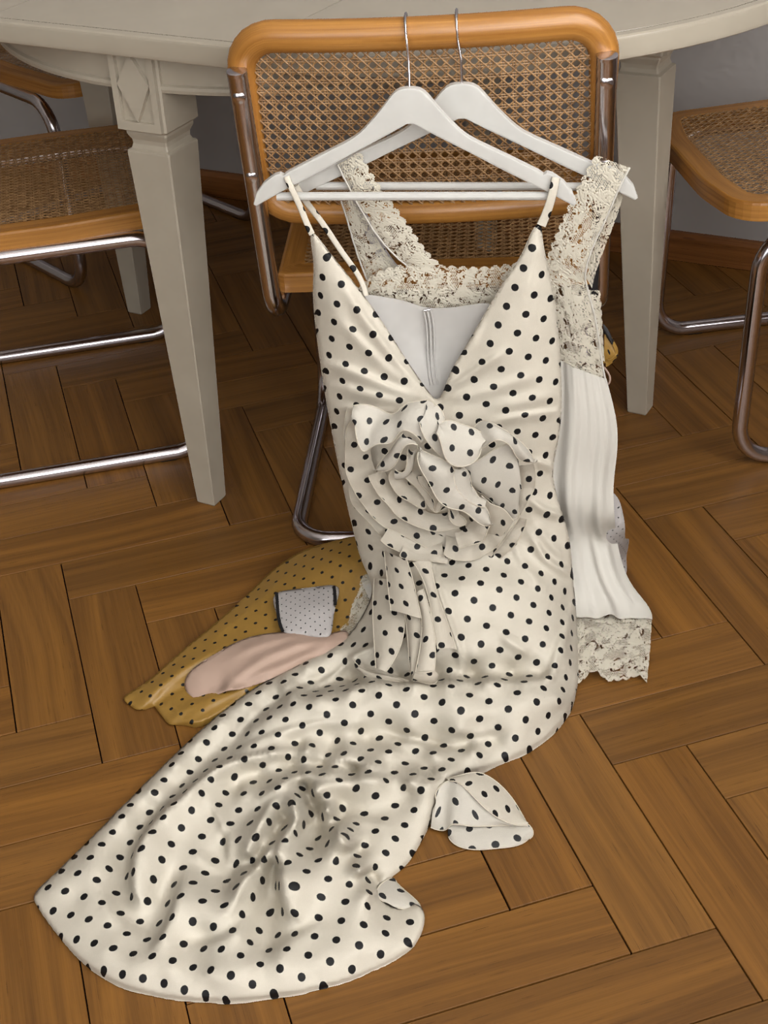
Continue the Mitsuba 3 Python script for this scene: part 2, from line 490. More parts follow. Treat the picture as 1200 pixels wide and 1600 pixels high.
def build_chair():
    P = {}
    path = []
    for s in (-1, 1):
        pts = [(s * HT_, LEAN, 0.760), (s * HT_, 0.0, 0.402), (s * (HW - 0.008), 0.465, 0.402), (s * HW, 0.480, 0.0125), (s * HW, 0.02, 0.0125), (0, 0.02, 0.0125)]
        path.append(fillet(pts, [0.055, 0.07, 0.06, 0.055], 9))
    pa = np.vstack([path[0], path[1][::-1][1:]])
    P['frame'] = [(tube(pa, 0.0125, 16), 'mat_chrome', 40, None)]
    caps, screws = [], []
    for s in (-1, 1):
        d = unit(np.array([0, LEAN, 0.36]))
        c = np.array([s * HT_, LEAN, 0.760])
        caps.append((sweep(np.array([c, c + d * 0.004, c + d * 0.0055]), circle(0.0128, 16), scale=[1, 1, 0.7]), 'mat_chrome', 40, None))
        for z in (0.733, 0.625):
            y = LEAN * (z - 0.41) / 0.36 - 0.0125
            screws.append((sweep(np.array([[s * HT_, y + 0.004, z], [s * HT_, y - 0.002, z], [s * HT_, y - 0.0035, z]]), circle(0.0068, 14), scale=[1.2, 1.15, 0.6]), 'mat_chrome', 40, None))
    P['end_cap'], P['screw'] = caps, screws
    # bent wooden backrest frame
    rr = rounded_rect(-0.2180, 0.562, 0.2180, 0.801, 0.045)
    ln = rr.exterior
    n = 120
    L = np.array([ln.interpolate(i / n, normalized=True).coords[0] for i in range(n)])
    wid = np.where(L[:, 1] > 0.725, 0.0195, 0.0150)
    wid = np.convolve(np.r_[wid[-6:], wid, wid[:6]], np.ones(13) / 13, 'valid')
    p3 = np.c_[L[:, 0], back_y(L[:, 0], L[:, 1]) + 0.006, L[:, 1]]
    a = np.arange(16) * 2 * np.pi / 16
    sec = np.stack([np.cos(a), 0.85 * np.sin(a)], 1)
    m = sweep(p3, sec, closed=True, up=(0, 1, 0), scale=wid)
    uv = np.c_[np.repeat(np.arange(n) / n * 1.4, 16), np.tile(np.abs(np.linspace(-1, 1, 17))[:-1] * 0.05, n)]
    P['backrest_frame'] = [(m, 'mat_frame_wood', True, uv)]
    op = rr.buffer(-0.008)
    P['backrest_cane'] = [(cane(op, 0.0134, lambda x, y, h: np.c_[x, back_y(x, y) + 0.004 - h, y]), 'mat_cane', False, None)]
    # seat: wooden frame with a hollow for the cane
    so = sg.Polygon(fillet_poly([(-0.222, 0.055), (0.222, 0.055), (0.228, 0.30), (0.215, 0.500), (0.10, 0.522), (-0.10, 0.522), (-0.215, 0.500), (-0.228, 0.30)], [0.006, 0.006, 0.3, 0.06, 0.25, 0.25, 0.06, 0.3]))
    si = so.buffer(-0.038)
    v, f, uvs = [], [], []
    nn = 140
    co = np.array([so.exterior.interpolate(i / nn, normalized=True).coords[0] for i in range(nn)])
    pi_ = [si.exterior.interpolate(si.exterior.project(sg.Point(*(c + (np.array([0, .29]) - c) * 0.16)))).coords[0] for c in co]
    ci = np.array(pi_)
    rows = [(0.0, -0.0285, 0), (0.0, -0.004, 0), (0.06, -0.001, 0), (0.14, 0.0, 0), (0.93, 0.0, 0), (1.0, -0.003, 0), (1.0, -0.0285, 0)]
    V = np.array([[*(c0 * (1 - t) + c1 * t), SEATZ + z] for c0, c1 in zip(co, ci) for t, z, _ in rows])
    m = trimesh.Trimesh(V, tri(grid_faces(nn, len(rows), True, True)), process=False)
    trimesh.repair.fix_normals(m)
    uv = np.c_[np.repeat(np.arange(nn) / nn * 1.8, len(rows)), np.tile([0, .028, .03, .034, .06, .064, .09], nn)]
    m2 = trimesh.Trimesh(m.vertices, m.faces, process=False)
    P['seat_frame'] = [(m2, 'mat_frame_wood', False, uv)]
    bow = lambda x, y, h: np.c_[x, y, SEATZ - 0.0005 + h - 0.004 * (1 - (x / 0.2) ** 2)]
    P['seat_cane'] = [(cane(si.buffer(0.004), 0.0130, bow), 'mat_cane', False, None)]
    gl = []
    for s in (-1, 1):
        for y in (0.07, 0.40):
            gl.append((move(rounded_box((0.014, 0.03, 0.006), 0.002, 4), (s * HW, y, 0.003)), 'mat_black_rubber', False, None))
    P['glide'] = gl
    return {k: [mikit.ply(m, b, smooth=s, uv=uv) for m, b, s, uv in lst] for k, lst in P.items()}


def fillet_poly(pts, radii):
    pts = np.asarray(pts, float)
    n, out = len(pts), []
    for k in range(n):
        p0, p1, p2 = pts[k - 1], pts[k], pts[(k + 1) % n]
        seg = fillet(np.c_[[(p0 + p1) / 2, p1, (p1 + p2) / 2], [0, 0, 0]], min(radii[k], 0.3), 7)
        out += [q[:2] for q in seg[1:-1]]
    return out


CHAIR = build_chair()


def place_chair(loc, yaw, label):
    key, n = 'cane_chair', 0
    while any(x.startswith(key + '__') for x in scene):
        n += 1
        key = f'cane_chair_{n:03d}'
    to = T().translate([*loc, 0]).rotate([0, 0, 1], yaw)
    for name, lst in CHAIR.items():
        for d in lst:
            k = part(key, name)
            scene[k] = {**d, 'to_world': to}
            if name.endswith('cane'):
                tag(k, kind='stuff')
    tag(key, label, 'chair', 'chrome and cane chairs around the table')
    return to


CH1 = place_chair((0.0905, 1.770), -6.5, 'cane back chrome cantilever chair that carries the two white hangers')
place_chair((-0.802 + 0.005, 2.2635), 10.3 - 90, 'cane chair at the left side of the table, nearest the front left table leg')
place_chair((1.034, 2.224), 95.0, 'cane chair at the right side of the table, with rounded seat corner')
place_chair((-0.723, 3.326), -140.2, 'cane chair farthest back on the left, its seat half hidden by the table top')
# measured outlines and shape points of the cloth, in millimetres
CLOTH = {
'dress_out': [[-62,1646,588],[-64,1646,554],[-67,1649,519],[-69,1651,483],[-70,1651,446],[-69,1649,411],[-65,1646,369],[-63,1646,326],[-60,1644,287],[-58,1641,248],[-53,1639,213],[-48,1636,183],[-45,1633,152],[-42,1631,126],[-37,1628,103],[-31,1607,95],[-24,1593,80],[-29,1578,70],[-41,1561,58],[-53,1545,45],[-70,1535,35],[-98,1527,26],[-129,1511,22],[-155,1495,20],[-183,1476,18],[-206,1456,18],[-229,1430,18],[-248,1408,17],[-270,1383,16],[-292,1352,15],[-318,1317,14],[-342,1281,13],[-366,1247,12],[-389,1214,11],[-408,1184,13],[-424,1164,11],[-435,1151,9],[-439,1141,8],[-435,1129,8],[-423,1111,8],[-408,1092,8],[-392,1069,8],[-373,1046,8],[-351,1026,8],[-327,1009,8],[-303,998,8],[-278,990,8],[-250,983,8],[-222,978,8],[-195,975,8],[-171,976,7],[-148,978,7],[-120,982,7],[-93,988,7],[-65,997,6],[-37,1009,4],[-17,1019,4],[-9,1025,6],[1,1039,8],[8,1052,10],[11,1068,12],[6,1084,12],[-5,1088,8],[-18,1086,6],[-29,1093,8],[-39,1100,12],[-41,1108,14],[-34,1119,12],[-22,1131,6],[-12,1141,5],[3,1163,6],[19,1190,12],[27,1208,18],[34,1222,26],[41,1237,34],[48,1247,36],[63,1268,22],[82,1286,10],[111,1296,8],[136,1308,7],[164,1323,7],[192,1346,8],[211,1369,10],[228,1400,12],[239,1435,14],[246,1470,18],[250,1500,26],[252,1529,36],[254,1554,50],[254,1564,70],[253,1571,92],[251,1578,117],[248,1582,142],[244,1587,168],[238,1592,193],[232,1597,219],[228,1599,243],[230,1601,262],[236,1600,287],[239,1600,316],[241,1601,344],[240,1604,371],[238,1606,407],[237,1608,442],[234,1608,478],[227,1607,513],[221,1606,548],[216,1605,574],[213,1605,595],[206,1604,590],[195,1604,566],[182,1604,543],[168,1604,520],[154,1606,496],[139,1607,471],[125,1608,445],[110,1608,419],[95,1608,391],[78,1608,362],[68,1610,375],[53,1614,400],[40,1618,425],[27,1620,450],[14,1623,475],[0,1626,500],[-15,1630,523],[-30,1635,545],[-46,1641,568]],
'dress_pts': [[-53,1637,532],[-44,1627,492],[-13,1621,484],[9,1616,449],[-34,1624,421],[-55,1637,416],[-3,1613,396],[29,1611,394],[53,1606,372],[-23,1618,348],[-48,1632,342],[9,1604,334],[57,1591,318],[91,1590,344],[126,1595,385],[144,1595,439],[176,1590,474],[200,1593,522],[209,1598,561],[220,1598,466],[199,1589,419],[224,1594,378],[174,1587,367],[215,1593,322],[207,1590,266],[156,1583,314],[78,1578,245],[4,1598,259],[-32,1617,230],[-43,1631,243],[-28,1611,161],[16,1591,181],[100,1569,178],[170,1571,201],[209,1580,202],[231,1581,168],[212,1567,137],[167,1559,136],[81,1557,135],[30,1570,141],[-13,1601,123],[2,1558,115],[43,1518,130],[93,1504,136],[144,1505,130],[197,1523,112],[231,1545,92],[16,1505,105],[66,1483,112],[115,1475,108],[166,1479,100],[210,1493,85],[235,1512,62],[-12,1498,70],[29,1465,82],[78,1445,88],[128,1440,82],[178,1442,75],[213,1450,60],[227,1446,45],[-48,1497,52],[-45,1471,46],[2,1450,64],[52,1437,70],[102,1431,70],[152,1435,62],[193,1432,55],[0,1450,36],[51,1446,36],[102,1445,34],[152,1440,36],[189,1428,42],[-103,1456,20],[-60,1467,18],[-138,1412,51],[-100,1392,61],[-58,1391,67],[-17,1389,69],[24,1388,68],[64,1384,68],[113,1382,67],[162,1379,61],[198,1375,49],[-51,1377,64],[31,1371,64],[111,1365,61],[-142,1387,51],[-84,1367,58],[-19,1361,58],[45,1353,59],[109,1344,56],[166,1346,49],[206,1371,35],[-53,1352,44],[12,1340,44],[75,1331,42],[131,1331,36],[-128,1349,24],[-87,1350,21],[-46,1356,17],[-6,1347,15],[42,1337,13],[83,1333,14],[119,1335,20],[-229,1297,37],[-192,1314,37],[-156,1318,39],[-118,1316,40],[-65,1313,38],[-13,1308,36],[39,1302,33],[86,1306,29],[132,1320,24],[173,1340,23],[206,1372,24],[224,1416,27],[-119,1316,25],[-61,1303,24],[-18,1294,17],[31,1287,14],[79,1289,16],[-104,1320,12],[-60,1309,10],[-141,1320,12],[-183,1310,12],[-208,1293,11],[6,1265,30],[-25,1264,35],[-55,1276,35],[-91,1281,38],[-118,1276,40],[-140,1267,41],[-161,1257,38],[-197,1264,28],[-84,1500,40],[-119,1482,36],[-149,1464,34],[-178,1444,32],[-203,1422,32],[-231,1390,32],[-258,1357,30],[-283,1317,32],[-312,1277,29],[-339,1237,27],[-366,1198,25],[-392,1163,23],[-412,1142,19],[-111,1472,21],[-132,1468,22],[-159,1448,20],[-180,1431,18],[-200,1408,16],[-212,1392,15],[-232,1365,14],[-250,1347,12],[-265,1320,15],[-282,1300,12],[-308,1267,8],[-323,1240,7],[-333,1209,7],[-337,1178,6],[-336,1151,6],[-329,1128,7],[-53,1353,41],[-115,1361,40],[-138,1355,39],[-163,1349,37],[-187,1342,33],[-167,1382,44],[-190,1364,36],[-258,1259,41],[-284,1225,40],[-305,1194,40],[-314,1166,39],[-315,1142,37],[-313,1123,32],[-306,1109,23],[-358,1160,23],[-361,1124,21],[-384,1129,18],[-339,1110,13],[-329,1087,10],[-314,1074,10],[-363,1087,21],[-337,1047,24],[-302,1025,26],[-387,1093,17],[-278,1196,29],[-257,1225,29],[-236,1247,26],[-219,1216,23],[-248,1190,21],[-222,1166,7],[-213,1143,10],[-240,1171,15],[-202,1174,18],[-192,1222,25],[-176,1234,30],[-280,1149,14],[-290,1126,9],[-290,1096,9],[-297,1067,10],[-260,1116,32],[-265,1089,29],[-278,1058,23],[-287,1039,23],[-230,1100,34],[-224,1064,33],[-203,1073,35],[-234,1056,11],[-250,1049,14],[-210,1052,24],[-193,1068,24],[-263,1011,28],[-221,997,30],[-180,1002,30],[-146,1008,29],[-105,1006,27],[-64,1012,25],[-35,1029,22],[-277,1001,17],[-222,987,18],[-167,986,18],[-113,994,16],[-58,1008,14],[-125,1278,13],[-121,1257,7],[-121,1223,7],[-114,1193,10],[-131,1240,43],[-125,1219,46],[-126,1197,44],[-134,1178,41],[-106,1233,49],[-92,1202,52],[-80,1171,50],[-68,1148,47],[-55,1113,40],[-47,1095,29],[-151,1229,41],[-163,1201,41],[-172,1181,39],[-183,1159,37],[-145,1228,16],[-160,1207,13],[-173,1182,11],[-182,1165,9],[-147,1171,41],[-158,1157,41],[-167,1138,42],[-181,1121,40],[-192,1096,38],[-202,1079,34],[-141,1176,46],[-145,1141,47],[-146,1113,46],[-143,1088,43],[-135,1067,35],[-158,1163,8],[-164,1144,6],[-173,1106,7],[-178,1072,8],[-166,1035,11],[-155,1114,9],[-152,1076,10],[-186,1056,22],[-117,1127,44],[-96,1099,41],[-111,1077,36],[-83,1061,31],[-126,1054,18],[-88,1133,44],[-68,1082,36],[-100,1245,19],[-83,1218,13],[-65,1172,10],[-53,1138,8],[-44,1116,10],[-71,1255,41],[-28,1253,43],[6,1248,42],[29,1241,44],[-83,1239,22],[-55,1232,19],[-33,1223,20],[-16,1236,22],[4,1243,27],[-58,1190,28],[-29,1184,26],[3,1204,23],[-30,1149,21],[-16,1150,13],[11,1211,25],[16,1224,33]],
'lining': [[-7,1648,495],[21,1651,489],[49,1651,481],[75,1651,469],[93,1647,470],[112,1642,473],[132,1635,476],[153,1626,481],[131,1631,430],[108,1630,391],[79,1628,345],[55,1638,378],[23,1646,432]],
'lining_pts': [[50,1652,436],[76,1651,416],[103,1645,435],[80,1640,374]],
'zip': [[74,1649,468],[77,1650,435],[76,1647,399],[78,1638,366]],
'strap1': [[-86,1655,655],[-82,1651,643],[-74,1650,620],[-68,1648,600],[-62,1646,583]],
'strap2': [[-77,1670,637],[-65,1673,612],[-48,1670,585],[-27,1663,548],[-9,1647,522],[-2,1633,501]],
'strap3': [[232,1609,646],[227,1605,626],[221,1605,606],[214,1605,589]],
'gold_out': [[-40,1723,75],[-79,1738,60],[-118,1743,45],[-148,1739,34],[-173,1724,26],[-192,1699,20],[-214,1671,18],[-241,1637,16],[-267,1600,15],[-292,1570,14],[-315,1542,12],[-333,1520,10],[-353,1498,8],[-372,1480,6],[-362,1470,4],[-346,1457,4],[-331,1462,8],[-322,1449,6],[-313,1438,4],[-305,1425,4],[-295,1420,6],[-283,1420,10],[-272,1413,12],[-248,1421,12],[-215,1449,14],[-172,1486,18],[-120,1515,22],[-66,1545,26],[-32,1604,45],[-24,1645,70]],
'gold_pts': [[-79,1689,66],[-128,1691,46],[-99,1651,50],[-166,1665,34],[-146,1615,36],[-202,1603,27],[-191,1560,26],[-246,1565,22],[-217,1527,22],[-279,1531,19],[-251,1501,18],[-309,1507,16],[-285,1477,14],[-333,1484,13],[-314,1458,11],[-346,1474,9],[-296,1440,11],[-266,1444,13],[-232,1463,15],[-190,1499,20]],
'pink_out': [[-288,1491,18],[-277,1508,26],[-251,1525,32],[-216,1548,35],[-181,1560,37],[-145,1558,37],[-110,1555,36],[-88,1548,37],[-65,1549,40],[-62,1528,34],[-102,1510,30],[-146,1489,26],[-180,1472,24],[-199,1466,22],[-212,1455,28],[-229,1457,26],[-242,1457,18],[-256,1457,15],[-271,1458,14],[-281,1471,15]],
'pink_pts': [[-241,1505,31],[-189,1529,38],[-136,1538,39],[-260,1481,22],[-236,1471,21],[-197,1483,27],[-163,1498,31],[-119,1515,33],[-223,1481,29],[-180,1495,33],[-210,1467,25],[-163,1483,28],[-92,1530,39],[-267,1499,27]],
'grey_out': [[-163,1638,46],[-136,1640,50],[-104,1639,52],[-74,1635,54],[-76,1602,50],[-82,1565,46],[-90,1536,40],[-118,1545,40],[-145,1551,40],[-155,1560,40],[-161,1593,43]],
'grey_pts': [[-117,1583,52],[-136,1610,50],[-95,1586,53]],
'grey_trim1': [[-162,1638,47],[-160,1605,45],[-157,1575,43],[-152,1555,42]],
'grey_trim2': [[-79,1631,56],[-78,1612,54],[-78,1593,52]],
'grey_side_out': [[311,1645,176],[324,1643,165],[332,1640,140],[336,1637,109],[351,1691,30],[347,1672,15],[342,1660,6],[326,1654,12],[305,1641,30],[301,1638,78],[301,1644,140]],
'grey_side_pts': [[320,1633,113],[330,1669,30]],
'grey_tab': [[298,1663,446],[302,1662,446],[303,1662,409],[301,1660,373],[296,1661,373]],
'black_band': [[292,1669,516],[291,1669,490],[290,1670,460]],
'gold_curl': [[305,1663,408],[310,1663,403],[317,1660,391],[320,1659,379],[315,1658,371],[306,1659,367]],
'pink_loop': [[303,1654,363],[308,1653,355],[311,1653,346],[309,1653,338],[304,1654,336]],
}
CREASES = [
([[62,1610,356],[36,1614,364],[4,1618,380],[-31,1623,400],[-64,1628,421]],7,10.0,0.35),
([[56,1611,345],[19,1616,353],[-21,1622,368],[-57,1627,386]],7,8.0,0.35),
([[65,1610,362],[38,1614,401],[9,1618,448],[-13,1621,488],[-30,1623,527]],8,10.0,0.35),
([[53,1612,366],[14,1617,406],[-16,1621,443],[-38,1624,475]],7,7.0,0.35),
([[43,1613,335],[1,1619,336],[-40,1625,346],[-60,1628,353]],8,7.0,0.35),
([[91,1606,369],[119,1602,390],[147,1598,409],[169,1595,425]],6,9.0,0.35),
([[87,1607,377],[105,1604,408],[124,1602,437],[137,1600,472]],8,7.0,0.35),
([[93,1606,359],[134,1600,363],[175,1595,377],[207,1590,390]],8,6.0,0.35),
([[145,1599,317],[166,1596,325],[199,1591,334],[238,1586,348]],4,7.0,0.35),
([[150,1598,344],[191,1592,351],[235,1586,372]],9,6.0,0.35),
([[95,1606,419],[129,1601,473],[169,1595,532],[200,1591,581]],6,4.0,0.35),
([[195,1592,199],[205,1590,188],[217,1589,181],[239,1586,179]],6,12.0,0.35),
([[203,1591,262],[215,1589,261],[230,1587,259]],5,10.0,0.35),
([[191,1592,145],[201,1591,121],[211,1589,99],[230,1587,81],[256,1583,73]],7,12.0,0.35),
([[198,1591,164],[215,1589,132],[241,1585,100]],8,8.0,0.35),
([[170,1575,151],[182,1573,103],[203,1570,59]],9,6.0,0.35),
([[61,1622,90],[70,1504,90],[82,1435,90],[87,1369,90]],5,10.0,0.35),
([[138,1461,80],[153,1442,80],[176,1423,80]],9,8.0,0.35),
([[206,1405,60],[188,1394,60],[147,1394,60]],6,6.0,0.35),
([[231,1488,60],[214,1449,60],[200,1406,60],[178,1377,60]],9,10.0,0.35),
([[256,1576,50],[234,1507,50],[218,1428,50]],8,6.0,0.35),
([[-13,1515,45],[-40,1491,45],[-56,1482,45],[-75,1462,45],[-101,1441,45],[-126,1432,45]],5,10.0,0.35),
([[-57,1483,45],[-46,1455,45],[-29,1435,45]],4,10.0,0.35),
([[-21,1356,25],[7,1345,25],[42,1329,25],[89,1316,25]],5,-8.0,0.35),
([[-22,1348,25],[-6,1337,25],[26,1324,25]],4,6.0,0.35),
([[52,1341,35],[91,1330,35],[133,1341,35]],8,6.0,0.35),
([[75,1247,20],[51,1238,20]],5,0.0,0.35),
([[-21,1201,20],[-43,1206,20],[-61,1213,20]],6,6.0,0.35),
([[-157,1245,30],[-168,1223,30],[-176,1203,30]],5,8.0,0.35),
([[-213,1223,15],[-218,1203,15],[-219,1178,15]],7,-6.0,0.35),
([[-180,1169,15],[-198,1159,15],[-213,1151,15]],6,-6.0,0.35),
([[-160,1333,20],[-120,1324,20],[-61,1310,20],[-18,1292,20],[42,1280,20],[90,1283,20]],10.9,14.9,0.225),
([[206,1411,55],[173,1400,55],[115,1403,55],[16,1410,55],[-67,1415,55],[-108,1407,55]],10.9,14.9,0.225),
([[-120,1338,20],[-160,1336,20],[-193,1330,20],[-234,1313,20],[-271,1271,20],[-294,1246,20],[-311,1213,20],[-319,1181,20],[-320,1154,20],[-315,1128,20]],11.7,17.4,0.225),
([[-231,1359,20],[-211,1386,20],[-181,1429,20],[-160,1448,20],[-131,1472,20],[-98,1488,20]],11.7,11.2,0.27),
([[-54,1374,20],[-117,1381,20],[-141,1374,20],[-184,1357,20],[-217,1334,20]],9.4,9.9,0.27),
([[-182,1252,20],[-159,1272,20],[-139,1284,20],[-120,1290,20],[-88,1291,20],[-56,1290,20]],7.8,12.4,0.27),
([[45,1267,20],[7,1277,20],[-29,1279,20],[-72,1277,20],[-110,1269,20]],9.4,11.2,0.27),
([[-44,1099,20],[-56,1131,20],[-69,1173,20],[-81,1203,20],[-95,1235,20],[-109,1265,20]],13.3,19.9,0.198),
([[-136,1192,20],[-128,1218,20],[-127,1247,20],[-133,1267,20]],7.0,14.9,0.27),
([[-112,1265,20],[-117,1238,20],[-117,1209,20],[-110,1181,20]],9.4,12.4,0.27),
([[-144,1203,20],[-149,1171,20],[-150,1137,20],[-147,1108,20],[-136,1079,20]],11.7,17.4,0.198),
([[-206,1088,20],[-195,1112,20],[-186,1139,20],[-172,1159,20],[-162,1177,20],[-148,1191,20]],11.7,16.1,0.225),
([[-201,1153,20],[-187,1171,20],[-176,1196,20],[-166,1222,20],[-152,1252,20]],7.8,12.4,0.27),
([[-263,1132,20],[-267,1097,20],[-277,1062,20],[-288,1042,20]],11.7,12.4,0.27),
([[-290,1053,20],[-311,1064,20],[-327,1078,20],[-344,1106,20],[-357,1136,20]],11.7,12.4,0.27),
([[-183,1073,20],[-204,1053,20],[-228,1042,20],[-251,1042,20]],11.7,11.2,0.27),
([[-102,1056,20],[-126,1046,20],[-147,1032,20],[-165,1023,20],[-179,1037,20]],11.7,11.2,0.27),
([[-237,1263,20],[-219,1219,20],[-211,1178,20],[-216,1147,20]],10.9,9.9,0.27),
([[-255,1182,20],[-235,1160,20],[-219,1147,20]],7.8,7.5,0.36000000000000004),
]
GOLD_CREASES = [
([[-342,1450,14],[-304,1506,14],[-263,1542,14],[-229,1567,14]],13,8.0,0.2),
([[-281,1423,12],[-249,1449,12],[-199,1482,12],[-156,1509,12]],10,6.4,0.3),
([[-333,1451,10],[-310,1474,10],[-278,1494,10]],8,-4.8,0.6),
([[-305,1420,12],[-275,1446,12],[-237,1467,12]],9,4.8,0.4),
([[-281,1550,20],[-212,1628,20],[-149,1713,20]],12,3.2,0.6),
]
PINK_CREASES = [
([[-232,1445,34],[-203,1484,34],[-152,1521,34],[-91,1538,34]],8,5.8,0.4),
([[-202,1473,32],[-152,1493,32],[-94,1527,32]],7,5.3,0.4),
([[-223,1510,36],[-172,1540,36],[-119,1548,36]],9,3.8,0.5),
]
